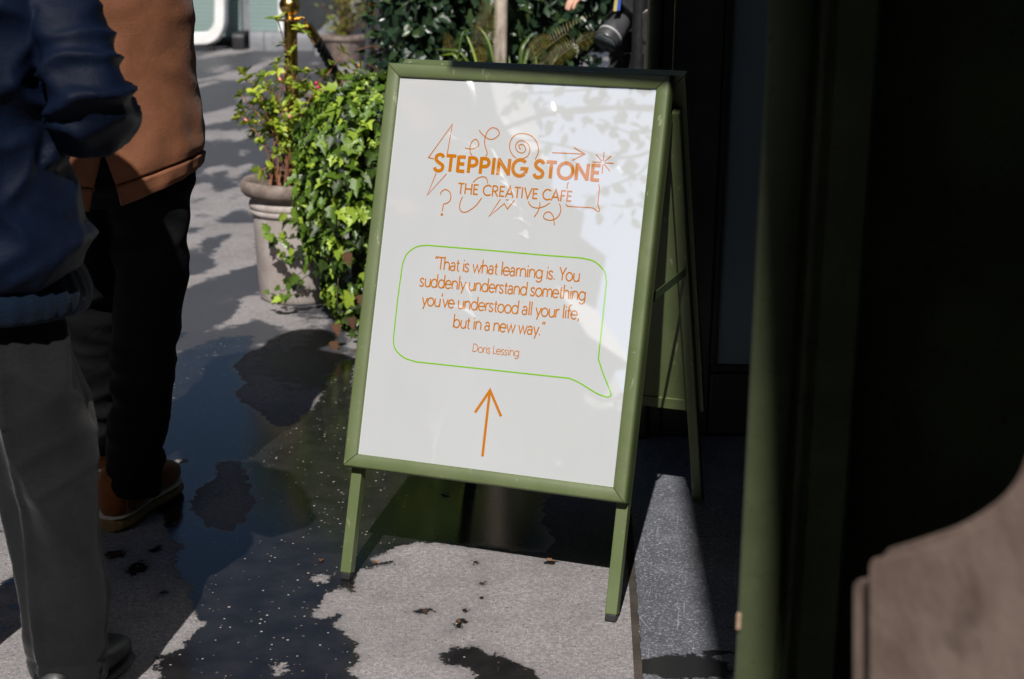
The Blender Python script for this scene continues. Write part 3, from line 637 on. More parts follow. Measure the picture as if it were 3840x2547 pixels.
def scatter(name, L, mats, mat, parent, stuff=True):
    if not len(mats): return None
    Ms = np.array(mats); V = L[0]; k = len(V)
    W = np.einsum('nij,vj->nvi', Ms[:, :3, :3], V)+Ms[:, None, :3, 3]
    F = np.array([f for f in L[1]]); FF = (F[None]+(np.arange(len(Ms))*k)[:, None, None]).reshape(-1, 3)
    W = W.reshape(-1, 3)-np.array(base_of(parent))
    me = bpy.data.meshes.new(name); me.vertices.add(len(W)); me.vertices.foreach_set('co', W.ravel())
    me.loops.add(FF.size); me.loops.foreach_set('vertex_index', FF.ravel()); me.polygons.add(len(FF)); me.polygons.foreach_set('loop_start', np.arange(0, FF.size, 3))
    me.materials.append(mat); me.update(calc_edges=True); me.polygons.foreach_set('use_smooth', [True]*len(FF))
    o = bpy.data.objects.new(name, me); COL.objects.link(o)
    if parent: o.parent = parent; BASE[o.name] = base_of(parent)
    if stuff: o['kind'] = 'stuff'
    return o
def put_leaves(name, meshes, mats, parent):
    b = np.array(base_of(parent))
    for i, m in enumerate(mats):
        m = np.array(m); m[:3, 3] -= b; o = bpy.data.objects.new(name, meshes[i % len(meshes)]); COL.objects.link(o)
        o.parent = parent; o.matrix_local = Matrix(m.tolist())
def split_leaves(mats, n=300):
    P = np.array([m[:3, 3] for m in mats]); x, y = project(P); s = np.array([np.linalg.norm(m[:3, 0]) for m in mats])
    d = np.linalg.norm(P-C0, axis=1); vis = (x > -20) & (x < 3860) & (y > -20) & (y < 2560)
    u, v = np.array([S2(a, b_) for a, b_ in zip(x, y)]).T        # hidden behind the sign
    vis &= ~((u > -.02) & (u < .6) & (v > .24) & (v < 1.13))
    sc_ = np.where(vis, s/d - .012*(d-d.min()), -9)
    o = np.argsort(-sc_); a = [mats[i] for i in o[:n] if vis[i]]; b = [mats[i] for i in o[n:]]+[mats[i] for i in o[:n] if not vis[i]]
    return a, b
def jit(s): return rng.normal(0, s, 3)

# ------------------------------------------------------------------ terracotta pot with azalea
M['terracotta'] = None
def terracotta():
    t = NT('weathered taupe terracotta'); n = t.noise(9, 6, .6); st = t.noise(1, 6, .65, vec=t.mapping((14, 14, 2.2))); w = t.noise(24, 6, .7)
    c = t.mix(t.ramp(n, .3, .7), (.31, .265, .243, 1), (.41, .365, .343, 1)); c = t.mix(t.math('MULTIPLY', t.ramp(st, .45, .7), .7), c, (.48, .437, .423, 1))
    c = t.mix(t.math('MULTIPLY', t.ramp(w, .6, .68), .55), c, (.12, .085, .07, 1))
    return t.set(col=c, rough=.8, normal=t.bump(t.noise(140, 4), .25, .002))
M['terracotta'] = terracotta()
M['terracotta_rim'] = stone_mat('dark worn terracotta rim', (.11, .08, .068, 1), (.25, .2, .175, 1), 16)
M['redstem'] = stone_mat('reddish young stem', (.16, .06, .03, 1), (.32, .14, .07, 1), 30)
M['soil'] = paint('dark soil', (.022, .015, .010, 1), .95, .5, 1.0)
pc = (-.80, 5.83)
pot = thing('flower_pot', (*pc, 0), 'taupe terracotta flower pot with rolled rim holding a budding azalea', 'flower pot')
b = MB(); b.lathe([(.001, .0), (.138, .0), (.145, .012), (.160, .30), (.163, .318), (.170, .322), (.172, .332), (.168, .340), (.173, .345), (.175, .356), (.171, .366), (.166, .372), (.164, .398), (.001, .398)], (*pc, .004), 72)
b.build('pot_body', M['terracotta'], pot, True, auto=50)
b = MB(); b.lathe([(.160, .386), (.176, .384), (.190, .390), (.200, .402), (.204, .418), (.202, .434), (.193, .445), (.181, .445), (.170, .436), (.163, .42), (.158, .40)], (*pc, .004), 72); b.build('rim', M['terracotta_rim'], pot, True, auto=60)
b = MB(); v, f = lathe([(.001, .425), (.10, .418), (.163, .405)], (*pc, 0), 40); b.add(v, f); b.build('soil', M['soil'], pot, True)
az = thing('azalea_shrub', (*pc, .4), 'budding azalea with thin reddish stems growing in the terracotta pot', 'shrub')
cz = lambda x, y: (840+x/2.239, y/2.239)
tips = [(455,170),(625,240),(1000,440),(1120,570),(480,690),(290,720),(180,620),(150,980),(200,1030),(150,800),(340,640),(820,640),(950,660),(700,740),(560,800),(620,600),(450,530),(780,730),(900,860),(500,900),(400,900),(640,900),(700,1060),(550,1000),(480,1080),(650,1150),(330,1210),(400,1390),(310,1430),(270,860),(840,830),(760,950),(590,720),(1040,780),(860,760),(930,930),(720,860),(380,1050),(610,1090),(520,1180),(780,1080),(300,640),(250,780),(690,620),(1010,640)]
ring_leaves = []; sm = MB(); buds = []
for i, tp in enumerate(tips):
    px = cz(*tp); Y = pc[1]+rng.uniform(-.17, .2); T = AY(*px, Y)
    a = rng.uniform(0, 6.28); r0 = rng.uniform(.02, .10); B = np.array([pc[0]+r0*math.cos(a), pc[1]+r0*math.sin(a), .41])
    mid = B*.5+T*.5+np.array([(T[0]-B[0])*-.18, 0, .02])+jit(.012)
    path = crom([B, mid, T], 7); L = np.linalg.norm(T-B)
    v, f = tube(path, np.linspace(.0045 if L > .3 else .003, .0018, len(path)), 5)
    o = mk('stem', v, f, M['redstem'], az, True)
    dirn = path[-1]-path[-3]; dirn /= np.linalg.norm(dirn)
    nodes = [(T, dirn, 8, .036)]
    for k in ([-2, -3, -5, -7] if L > .25 else [-2, -4]):
        if rng.random() < .75:
            q = path[k]+jit(.022); q[1] += rng.normal(0, .03); nodes.append((q, dirn+jit(.3), 6, .031))
    for (p, d, nl, s) in nodes:
        a0 = rng.uniform(0, 6.28); x_ = np.cross(d, [.3, .2, 1]); x_ /= np.linalg.norm(x_); y_ = np.cross(d, x_)
        for k in range(nl):
            a = a0+2*math.pi*k/nl+rng.normal(0, .25); out = x_*math.cos(a)+y_*math.sin(a); e = rng.uniform(.05, .8)
            tip = out+d*e+jit(.1); ring_leaves.append(orient(p+jit(.004), tip, d*1.0-out*e*.6+jit(.15), s*rng.uniform(.7, 1.35)))
    if i % 5 == 3 or i == 4: buds.append((T, dirn))
lm = leaf_mesh('azalea_leaf', OVAL, M['azalea'])
A_, B_ = split_leaves(ring_leaves, 300); put_leaves('leaf', [lm], A_, az); scatter('foliage', OVAL, B_, M['azalea'], az)
M['bud'] = paint('pink flower bud', (.75, .25, .22, 1), .5, .3); M['petal'] = paint('crimson petal', (.7, .03, .12, 1), .5, .2)
for T, d in buds:
    v, f = tube([T, T+d*.006, T+d*.014, T+d*.022], [.002, .006, .0055, .0008], 7); mk('bud', v, f, M['bud'], az, True)
for px in ((790, 745), (815, 765), (895, 740), (603, 972), (775, 710), (805, 752)):
    T = AY(*cz(*px), pc[1]-.12); v, f = tube([T, T+[0, -.002, .006], T+[.002, -.003, .012]], [.004, .0065, .001], 7); mk('petal', v, f, M['petal'], az, True)

# ------------------------------------------------------------------ ivy tumbling over its planter
ic = np.array([-.42, 5.46])
ivy = thing('ivy_plant', (*ic, 0), 'mass of bright green ivy tumbling to the ground beside the sign', 'ivy')
b = MB(); b.lathe([(.001, 0), (.13, 0), (.15, .3), (.16, .66), (.17, .70), (.165, .71), (.001, .70)], (*ic, .004), 32); b.build('planter', M['soil'], ivy, True)  # near-black planter colour stands in for the shade inside the ivy
zr = [0.0, .1, .25, .4, .55, .68, .78, .87]; rr_ = [.17, .22, .27, .31, .325, .30, .23, .08]
ivl = []; inner = []
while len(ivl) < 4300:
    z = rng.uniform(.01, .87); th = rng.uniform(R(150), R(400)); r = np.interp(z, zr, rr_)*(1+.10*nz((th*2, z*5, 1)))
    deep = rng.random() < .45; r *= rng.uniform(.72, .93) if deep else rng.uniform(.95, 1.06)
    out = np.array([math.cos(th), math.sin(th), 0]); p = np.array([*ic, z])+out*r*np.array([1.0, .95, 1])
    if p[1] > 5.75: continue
    if z < .42 and rng.random() < .5: continue  # leaves thinned low down so the dark planter reads as shade
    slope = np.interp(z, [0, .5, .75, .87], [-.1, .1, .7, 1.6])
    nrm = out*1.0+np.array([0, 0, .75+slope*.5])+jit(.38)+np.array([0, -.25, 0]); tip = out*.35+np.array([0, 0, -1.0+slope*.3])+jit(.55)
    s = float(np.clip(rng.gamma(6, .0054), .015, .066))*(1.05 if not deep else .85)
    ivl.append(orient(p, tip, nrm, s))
# tendrils hanging off to the left over the pot
def tendril(pxs, Y, size):
    P = [AY(x, y, Y+.012*i) for i, (x, y) in enumerate(pxs)]; path = crom(P, 6); v, f = tube(path, .0016, 5); mk('stem', v, f, M['greystem'], ivy, True)
    for k in range(2, len(path), 3):
        d = path[k]-path[k-1]; ivl.append(orient(path[k]+jit(.006), d/np.linalg.norm(d)+np.array([0, 0, -.6])+jit(.5), np.array([-.3, -1, .5])+jit(.35), rng.uniform(.026, .052)))
cb = lambda l: [(840+x/1.8448, 500+y/1.8448) for x, y in l]
tendril(cb([(600, 690), (480, 720), (370, 725), (290, 690)]), 5.55, .04); tendril(cb([(560, 840), (480, 880), (420, 850), (385, 825)]), 5.55, .035)
tendril(cb([(580, 980), (480, 1050), (400, 1090), (380, 1060)]), 5.55, .035); tendril(cb([(560, 1110), (460, 1120), (380, 1135), (300, 1100)]), 5.5, .03)
tendril(cb([(640, 600), (520, 620), (440, 590), (400, 580)]), 5.5, .05); tendril(cb([(640, 760), (520, 800), (440, 780)]), 5.5, .04)
tendril(cb([(620, 880), (540, 960), (470, 1000), (430, 1060)]), 5.5, .035); tendril(cb([(790, 1000), (785, 1180), (850, 1270), (880, 1330), (900, 1440)]), 5.2, .04); tendril(cb([(700, 500), (600, 470), (540, 480)]), 5.35, .05)
A_, B_ = split_leaves(ivl, 300)
m1, m2 = leaf_mesh('ivy_leaf', IVY, M['ivy']), leaf_mesh('ivy_leaf', IVY2, M['ivy']); put_leaves('leaf', [m1, m2], A_, ivy); scatter('foliage', IVY2, B_, M['ivy'], ivy)
m3 = leaf_mesh('dead_leaf', IVY2, M['deadleaf'])
for px, Y in (((880, 1275), 5.12), ((775, 1320), 5.1), ((945, 1120), 5.1), ((760, 1440), 5.1), ((900, 1500), 5.08), ((850, 830), 5.1)):
    q = cb([px])[0]; p = AY(*q, Y); m = orient(p, (.2, -.2, -1), (0, -1, .4), .045); put_leaves('dead_leaf', [m3], [m], ivy)

# ------------------------------------------------------------------ dark shrub, young tree, fern and strap leaves behind the sign
M['planter'] = paint('black planter box', (.02, .02, .02, 1), .6)
sb = thing('evergreen_shrub', (-.05, 6.9, 0), 'dark glossy evergreen shrub behind the top of the sign', 'shrub')
b = MB(); b.box((-.62, 6.55, .004), (.30, 7.15, .55)); bevel(b.build('planter', M['planter'], sb), .01)
shl = []
cores = [(-.40, 6.80, .95, .24, .36), (-.10, 6.95, 1.0, .34, .42), (.16, 6.95, .95, .22, .40), (-.36, 6.75, 1.25, .2, .2), (-.42, 6.7, .66, .17, .2), (-.15, 7.05, 1.55, .42, .45), (.3, 7.0, 1.2, .26, .5)]
for cx_, cy_, cz_, r, hz in cores:
    for k in range(760):
        d = rng.normal(0, 1, 3); d /= np.linalg.norm(d)
        if d[1] > .5: continue
        q = rng.uniform(.6, 1.08); p = np.array([cx_, cy_, cz_])+d*np.array([r, r, hz])*q
        shl.append(orient(p, d*.5+np.array([0, 0, -.25])+jit(.6), d+np.array([0, -.3, .7])+jit(.4), rng.uniform(.03, .062)))
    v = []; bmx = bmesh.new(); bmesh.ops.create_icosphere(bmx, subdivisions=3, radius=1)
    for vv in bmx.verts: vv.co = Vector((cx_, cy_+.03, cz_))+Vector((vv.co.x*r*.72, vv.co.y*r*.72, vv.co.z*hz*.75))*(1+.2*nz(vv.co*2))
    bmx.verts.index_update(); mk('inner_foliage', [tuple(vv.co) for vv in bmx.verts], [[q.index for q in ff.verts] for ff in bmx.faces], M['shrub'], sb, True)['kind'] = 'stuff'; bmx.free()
A_, B_ = split_leaves(shl, 300); lm = leaf_mesh('shrub_leaf', OVALW, M['shrub']); put_leaves('leaf', [lm], A_, sb); scatter('foliage', OVALW, B_, M['shrub'], sb)
for a, c_ in (((1440, 60), (1404, 20)), ((1490, 330), (1380, 240)), ((1430, 180), (1340, 190))):
    P0, P1 = AY(*a, 6.6), AY(*c_, 6.5); v, f = tube(crom([P0, (P0+P1)/2+[0, 0, .01], P1], 4), .003, 5); mk('stem', v, f, M['twig'], sb, True)
M['bark'] = stone_mat('pale smooth bark', (.33, .27, .22, 1), (.5, .43, .36, 1), 14)
tr = thing('young_tree', (AY(1874, 400, 6.45)[0], 6.45, 0), 'young tree with pale slender trunk rising behind the sign', 'tree')
tp = [AY(1872, 1000, 6.45), AY(1872, 400, 6.45), AY(1875, 200, 6.45), AY(1879, 0, 6.45), AY(1884, -400, 6.47), AY(1880, -900, 6.5)]; tp[0][2] = .3
path = crom(tp, 8); v, f = tube(path, [.0275+.0012*nz((0, 0, p[2]*14)) for p in path], 14); mk('trunk', v, f, M['bark'], tr, True)
top = path[-1]; crown = []
for k in range(9):
    a = k*2.4; e = top+np.array([.55*math.cos(a), .55*math.sin(a), rng.uniform(.15, .75)]); pa = crom([top-[0, 0, .15], (top+e)/2+[0, 0, .12], e], 5); v, f = tube(pa, np.linspace(.012, .004, len(pa)), 6); mk('limb', v, f, M['bark'], tr, True)
    for j in range(110):
        p = pa[rng.integers(3, len(pa))]+jit(.13); crown.append(orient(p, jit(1)+[0, 0, -.3], jit(.5)+[0, 0, 1], rng.uniform(.04, .075)))
scatter('crown', OVALW, crown, M['treeleaf'], tr)

stp_ = thing('strap_leaf_plant', (-.02, 6.3, 0), 'bright green strap leaved plant behind the top edge of the sign', 'plant')
def strap(pxs, w, Y):
    P = crom([AY(x, y, Y+.02*i) for i, (x, y) in enumerate(pxs)], 6); n = len(P); v = []; f = []
    for i, p in enumerate(P):
        k = i/(n-1); ww = w*(1-k**3)*(.6+.4*min(1, k*4)); t = P[min(i+1, n-1)]-P[max(i-1, 0)]; s = np.cross(t, [0, -1, .2]); s /= np.linalg.norm(s)+1e-9
        v += [p-s*ww, p+np.array([0, .004, 0]), p+s*ww]
    for i in range(n-1):
        for j in range(2): f.append((i*3+j, i*3+j+1, i*3+4+j, i*3+3+j))
    mk('leaf', v, f, M['strap'], stp_, True)
ct = lambda l: [(1400+x/1.8185, y/1.8185) for x, y in l]
b = MB(); b.lathe([(.001, 0), (.11, 0), (.13, .5), (.14, .52), (.001, .5)], (-.02, 6.3, .004), 24); b.build('planter', M['planter'], stp_, True)
for pxs, w in ((ct([(1000, 520), (1010, 340), (1050, 270), (1090, 215)]), .014), (ct([(1010, 520), (1040, 390), (1070, 310)]), .014), (ct([(1080, 520), (1100, 430), (1140, 340)]), .008), (ct([(1130, 500), (1105, 390), (1080, 300)]), .007),
               (ct([(900, 520), (880, 420), (860, 370)]), .006), (ct([(950, 520), (930, 430), (925, 370)]), .007), (ct([(720, 520), (690, 380), (650, 270), (625, 230)]), .008), (ct([(820, 420), (790, 290), (740, 205), (690, 180)]), .008),
               (ct([(700, 520), (600, 360), (500, 335), (400, 340)]), .010), (ct([(640, 520), (560, 380), (500, 370), (430, 385)]), .009), (ct([(680, 500), (640, 420), (570, 390)]), .008), (ct([(1190, 520), (1240, 400), (1280, 350)]), .007),
               (ct([(760, 520), (740, 430), (700, 400)]), .008), (ct([(560, 520), (600, 250), (640, 205), (690, 190)]), .007), (ct([(660, 510), (560, 430), (480, 430)]), .007)):
    strap(pxs, w*.62, 6.05)
fe = thing('fern', (.12, 6.2, 0), 'bronze tinged fern fronds arching behind the sign near the trunk', 'fern')
b = MB(); b.lathe([(.001, 0), (.09, 0), (.11, .5), (.12, .52), (.001, .5)], (.16, 6.35, .004), 24); b.build('planter', M['planter'], fe, True)
def frond(pxs, Y, pl):
    P = crom([AY(x, y, Y+.03*i) for i, (x, y) in enumerate(pxs)], 10); v, f = tube(P, np.linspace(.002, .0008, len(P)), 4); ob = mk('frond', v, f, M['fern'], fe, True)
    ms = []; n = len(P)
    for i in range(3, n-1):
        t = P[i+1]-P[i]; t /= np.linalg.norm(t); s = np.cross(t, [0, -1, .3]); s /= np.linalg.norm(s); k = i/n
        for sg in (-1, 1):
            mm = orient(P[i], s*sg+t*.35+[0, 0, -.15], np.array([0, -1, .6]), pl*math.sin(math.pi*min(1, .15+k*.85))*.8+.003); mm[:3, 0] *= .26; ms.append(mm)
    scatter('pinnae', OVAL, ms, M['fern'], ob)
frond(ct([(1050, 470), (1180, 330), (1350, 210), (1560, 130), (1700, 95)]), 6.1, .05); frond(ct([(1180, 480), (1300, 360), (1450, 270), (1580, 215)]), 6.05, .045); frond(ct([(700, 420), (730, 250), (760, 120), (740, -20)]), 6.15, .045)
frond(ct([(760, 440), (740, 380), (720, 340), (690, 350)]), 6.05, .03); frond(ct([(1040, 420), (1100, 330), (1170, 270), (1230, 270)]), 6.0, .04); frond(ct([(560, 420), (520, 300), (490, 220)]), 6.1, .03); frond(ct([(1100, 480), (1220, 390), (1340, 330), (1450, 300)]), 6.05, .04)
frond(ct([(820, 300), (790, 200), (800, 80), (840, -40)]), 6.2, .04)

# ------------------------------------------------------------------ brass posts and rope
def brass_mat():
    t = NT('polished brass'); return t.set(col=t.mix(t.ramp(t.noise(8, 4), .3, .7), (.55, .36, .09, 1), (.72, .5, .17, 1)), metal=1.0, rough=t.ramp(t.noise(20, 4), .3, .7, .14, .3))
M['brass'] = brass_mat(); M['rope'] = paint('black twisted rope', (.014, .014, .017, 1), .7, .2, .4)
def stanchion(px, py, Y, label):
    c = AY(px, py, Y); zb = c[2]
    s = thing('rope_post', (c[0], Y, 0), label, 'rope post', 'brass rope posts')
    b = MB(); b.lathe([(.001, 0), (.15, 0), (.155, .012), (.14, .025), (.06, .045), (.03, .06), (.001, .06)], (c[0], Y, .004), 40); b.build('base', M['brass'], s, True, auto=40)
    b = MB(); b.lathe([(.001, .06), (.0255, .06), (.0255, zb-.06), (.001, zb-.06)], (c[0], Y, 0), 28); b.build('post', M['brass'], s, True, auto=40)
    b = MB(); b.lathe([(.001, -.004), (.042, -.004), (.046, 0), (.042, .004), (.001, .004)], (c[0], Y, zb-.056), 32); b.build('collar', M['brass'], s, True, auto=40)
    b = MB(); b.lathe([(.0005+.0405*math.sin(math.pi*k/20)*(1 if k < 20 else 1), -.0405*math.cos(math.pi*k/20)) for k in range(21)], (c[0], Y, zb), 36); b.build('ball', M['brass'], s, True)
    b = MB(); b.lathe([(.001, -.052), (.018, -.052), (.02, -.036), (.001, -.03)], (c[0], Y, zb), 24); b.build('neck', M['brass'], s, True)
    return c
s1 = stanchion(1087, 20, 6.28, 'brass rope post with ball top behind the azalea'); s2 = stanchion(1387, -70, 8.7, 'farther brass rope post left of the dark shrub, its ball top out of frame')
rope = thing('barrier_rope', (*G(1300, 760)[:2], 0), 'black twisted rope with brass end hanging between the two brass posts', 'rope')
K = [AY(1130, 60, 6.27), AY(1150, 95, 6.28), AY(1188, 152, 6.32), AY(1228, 222, 6.42), AY(1262, 290, 6.55), AY(1300, 370, 6.8), AY(1335, 420, 7.2), AY(1362, 400, 7.8), AY(1376, 260, 8.4), AY(1384, 60, 8.65)]
RP = crom(K, 14); i0 = 26
v, f = tube(RP[11:i0+3], [.008 if k < 3 else .0205 for k in range(i0+3-11)], 20); mk('brass_end', v, f, M['brass'], rope, True, auto=50)
hk = [np.array([s1[0], 6.28, s1[2]-.05]), np.array([s1[0]+.05, 6.275, s1[2]-.045]), AY(1140, 68, 6.27), AY(1147, 88, 6.28)]
v, f = tube(crom(hk, 6), .0045, 8); mk('hook', v, f, M['brass'], rope, True)
P_, T_, fr = frames(RP[i0:]); fine = crom(P_, 5); P_, T_, fr = frames(fine); Ls = np.concatenate([[0], np.cumsum(np.linalg.norm(np.diff(P_, axis=0), axis=1))])
for k in range(3):
    q = [P_[i]+(fr[i][0]*math.cos(Ls[i]*62+k*2.094)+fr[i][1]*math.sin(Ls[i]*62+k*2.094))*.0098 for i in range(len(P_))]
    v, f = tube(q, .0125, 8); mk('strand', v, f, M['rope'], rope, True)

# ------------------------------------------------------------------ far background
def boards():
    t = NT('pale blue green painted boards'); w = t.n.new('ShaderNodeTexWave'); w.wave_type = 'BANDS'; w.bands_direction = 'Z'; w.inputs['Scale'].default_value = 7; w.inputs['Distortion'].default_value = .3; t.l.new(t.co(), w.inputs['Vector'])
    c = t.mix(t.ramp(w.outputs['Fac'], .0, .25), (.12, .17, .165, 1), (.2, .275, .265, 1)); c = t.mix(t.math('MULTIPLY', t.ramp(t.noise(2, 5), .4, .7), .3), c, (.15, .2, .19, 1))
    return t.set(col=c, rough=.6)
M['boards'] = boards(); M['white'] = paint('white painted metal', (.72, .72, .72, 1), .35, .06, .03, .1); M['greystone'] = stone_mat('grey kerb stone', (.13, .137, .152, 1), (.22, .23, .25, 1), 3); M['darkwall'] = paint('dark doorway', (.02, .024, .028, 1), .5)
Yk = 17.0
kz = thing('kiosk', (AY(900, 150, Yk)[0], Yk, 0), 'low kiosk with pale blue green boarded front in the background', 'kiosk')
xl, xr = AY(-1500, 100, Yk)[0], AY(1046, 100, Yk)[0]; xm0, xm1 = AY(903, 60, Yk)[0], AY(937, 60, Yk)[0]
b = MB(); b.box((xl, Yk, .12), (xm0, Yk+2, 2.3)); b.build('boarded_front', M['boards'], kz)
b = MB(); b.box((xm0+.001, Yk+.06, .12), (xm1-.001, Yk+2, 2.3)); b.build('dark_post', M['greystone'], kz)
b = MB(); b.box((xm1, Yk, .12), (xr, Yk+2, 2.3)); b.build('boarded_front', M['boards'], kz)
b = MB(); b.box((xr+.002, Yk-.02, .0), (AY(1064, 100, Yk)[0], Yk+2, 2.3)); b.build('white_corner', M['white'], kz)
b = MB(); b.box((AY(1064, 100, Yk)[0]+.002, Yk+.3, 0), (AY(1500, 100, Yk)[0], Yk+2.2, 2.3)); b.build('dark_doorway', M['darkwall'], kz)
b = MB(); b.box((xl-.1, Yk-.15, 2.3), (AY(1520, 100, Yk)[0], Yk+2.3, 2.42)); b.build('roof', M['greystone'], kz)
wf = thing('white_frame', (AY(700, 190, 16.6)[0], 16.6, 0), 'white metal frame with rounded corner beside the brown coat', 'frame')
path = [AY(824, -700, 16.6), AY(824, -300, 16.6), AY(824, 10, 16.6)]+[AY(824-60*(1-math.cos(a)), 75+72*math.sin(a), 16.6) for a in np.linspace(0, math.pi/2, 9)]+[AY(700, 150, 16.6), AY(560, 152, 16.6), AY(-300, 152, 16.6)]
v = []; f = []; path = np.array(path); n = len(path)
for i in range(n):
    t = path[min(i+1, n-1)]-path[max(i-1, 0)]; s = np.cross(t, [0, 1, 0]); s /= np.linalg.norm(s)
    for a, d in ((-.068, .03), (-.045, -.02), (.045, -.02), (.068, .03), (.068, .1), (-.068, .1)): v.append(path[i]+s*a+np.array([0, d, 0]))
for i in range(n-1): f += [(i*6+k, i*6+(k+1) % 6, (i+1)*6+(k+1) % 6, (i+1)*6+k) for k in range(6)]
f += [tuple(range(5, -1, -1)), tuple((n-1)*6+k for k in range(6))]
mk('bar', v, f, M['white'], wf, True, auto=35)
for px in (300, 545, 790):
    p = AY(px, 175, 16.62); b = MB(); b.box((p[0]-.03, 16.61, 0), (p[0]+.03, 16.67, .08)); b.build('foot', M['rubber'], wf)
def kerb(px0, px1, Y, name_, label, mat, z0, r, cat):
    a, c_ = AY(px0, 150, Y)[0], AY(px1, 150, Y)[0]; pts = [(0, 0)]+[(r*(1-math.cos(t)), z0-r+r*math.sin(t)) for t in np.linspace(0, math.pi/2, 6)]+[(.35, z0), (.35, 0)]; n = len(pts)
    o = mk(name_, [(x, Y+p, z) for x in (a, c_) for p, z in pts], [(i, (i+1) % n, n+(i+1) % n, n+i) for i in range(n)]+[tuple(range(n-1, -1, -1)), tuple(range(n, 2*n))], mat, None, True, auto=30); return tag(o, label, cat)
z0 = AY(1000, 122, 16.75)[2]
kerb(936, 988, 16.75, 'kerb_stone', 'short grey kerb stone beside the black block, far background', M['greystone'], z0, .06, 'kerb stone'); kerb(991, 1175, 16.75, 'kerb_stone', 'long grey kerb stone left of the far brass post', M['greystone'], z0, .06, 'kerb stone')
kerb(872, 914, 16.7, 'black_block', 'small black block on the ground beside the grey kerb stones', M['rubber'], z0, .06, 'block')
ss = AY(1180, 130, 16.2); se = AY(1345, -20, 16.2); tq = AY(1205, 150, 16.2)
o = mk('stone_coping', [(x, y, z) for y in (16.2, 16.6) for x, z in ((ss[0], ss[2]), (se[0], se[2]), (se[0]+.09, se[2]-.06), (tq[0], tq[2]-.03), (tq[0]-.02, 0), (ss[0], 0))], [(0,1,2,3,4,5),(11,10,9,8,7,6)]+[(i, 6+i, 6+(i+1) % 6, (i+1) % 6) for i in range(6)], M['greystone']); tag(o, 'sloping grey stone coping behind the yellowish shrub', 'stone coping')
p2 = AY(1290, 185, 15.6)
fp = thing('flower_pot', (p2[0], 15.6, 0), 'brown pot in the far background under the yellowish shrub', 'flower pot')
b = MB(); b.lathe([(.001, 0), (.16, 0), (.22, .2), (.24, .21), (.24, .24), (.22, .245), (.001, .24)], (p2[0], 15.6, .004), 32); b.build('pot_body', M['terracotta_rim'], fp, True, auto=40)
ys = thing('yellow_shrub', (p2[0], 15.6, .24), 'sparse yellowish green shrub in the far pot left of the dark shrub', 'shrub')
lv = []
for k in range(46):
    a = rng.uniform(0, 6.28); T = np.array([p2[0]+rng.normal(.02, .15), 15.6+rng.normal(0, .12), rng.uniform(.3, 1.05)]); B = np.array([p2[0]+.05*math.cos(a), 15.6+.05*math.sin(a), .24])
    pa = crom([B, (B+T)/2+jit(.03), T], 4); v, f = tube(pa, .004, 4); mk('stem', v, f, M['twig'], ys, True)
    for j in range(12): q = pa[rng.integers(3, len(pa))]; lv.append(orient(q+jit(.03), jit(1)+[0, 0, .3], jit(.5)+[0, -.4, 1], rng.uniform(.03, .055)))
scatter('foliage', OVAL, lv, M['yellowleaf'], ys)
pk = AY(1352, 330, 8.72); o = MB(); o.box((pk[0]-.03, 8.70, 0), (pk[0]+.03, 8.76, .52)); tag(bevel(o.build('stone_post', M['terracotta']), .008), 'short pinkish stone post beside the far brass post', 'stone post')

# black pipe, carved stone and things beside the shop front
bp = AY(2398, 120, 5.3); b = MB(); b.lathe([(.001, 0), (.034, 0), (.034, .02), (.024, .03), (.024, 2.6), (.001, 2.6)], (bp[0], 5.3, .004), 24); tag(b.build('black_pipe', M['rubber'], None, True, auto=40), 'black speckled metal pipe left of the carved stone', 'pipe')
ZB = lambda y: AY(2440, y, 5.0)[2]
cb_ = AY(2449, 120, 5.0); k = 1000/6000*5.0/1000
def rb(px): return (2449-px)/6000*5.05
prf = [(.001, 0), (.055, 0), (.055, .06), (rb(2422), .1), (rb(2419), ZB(215)), (rb(2419), ZB(210)), (rb(2413), ZB(205)), (rb(2413), ZB(175)), (rb(2424), ZB(172)), (rb(2424), ZB(166)), (rb(2413), ZB(152)), (rb(2412), ZB(140)), (rb(2412), ZB(86)), (rb(2411), ZB(82)), (rb(2409), ZB(78)), (rb(2409), ZB(54)), (rb(2414), ZB(50)), (rb(2420), ZB(42)), (.001, ZB(36))]
b = MB(); b.lathe(prf, (cb_[0], 5.0, .004), 32); tag(b.build('stone_baluster', M['limestone'], None, True, auto=30), 'carved pale stone baluster beside the dark green jamb', 'baluster')

# ------------------------------------------------------------------ trees mirrored in the poster
def refl_pt(px, py, D):
    u, v_ = S2(px, py); P = SP(u, v_); d = P-C0; d /= np.linalg.norm(d); r = d-2*(d@EN)*EN; return P+r*D
ct_ = thing('chestnut_tree', (-6.2, -2.6, 0), 'leafy tree whose branch is mirrored at the top right of the poster', 'tree')
tk = crom([(-6.2, -2.6, 0), (-6.15, -2.6, 1.5), (-6.0, -2.5, 3.0), (-5.7, -2.2, 4.4), (-5.5, -2.0, 5.6)], 6); v, f = tube(tk, np.linspace(.17, .06, len(tk)), 12); mk('trunk', v, f, M['twig'], ct_, True)
E1 = refl_pt(2560, 640, 5.6)
tl = []
def branch(P, r0, leaves, spread, s=(.055, .095)):
    pa = crom(P, 7); v, f = tube(pa, np.linspace(r0, .004, len(pa)), 7); mk('branch', v, f, M['twig'], ct_, True)
    for k in range(leaves):
        p = pa[rng.integers(len(pa)//4, len(pa))]+jit(spread); tl.append(orient(p, jit(.6)+[0, 0, -.8], jit(.8)+[.3, .6, .3], rng.uniform(*s)))
def rp(*a): return refl_pt(*a)
branch([tk[-8], (tk[-8]+rp(2700, 500, 5.8))/2+[0, 0, .3], rp(2600, 420, 5.6), rp(2400, 400, 5.4), rp(2200, 420, 5.2), rp(2020, 440, 5.1)], .02, 40, .05)
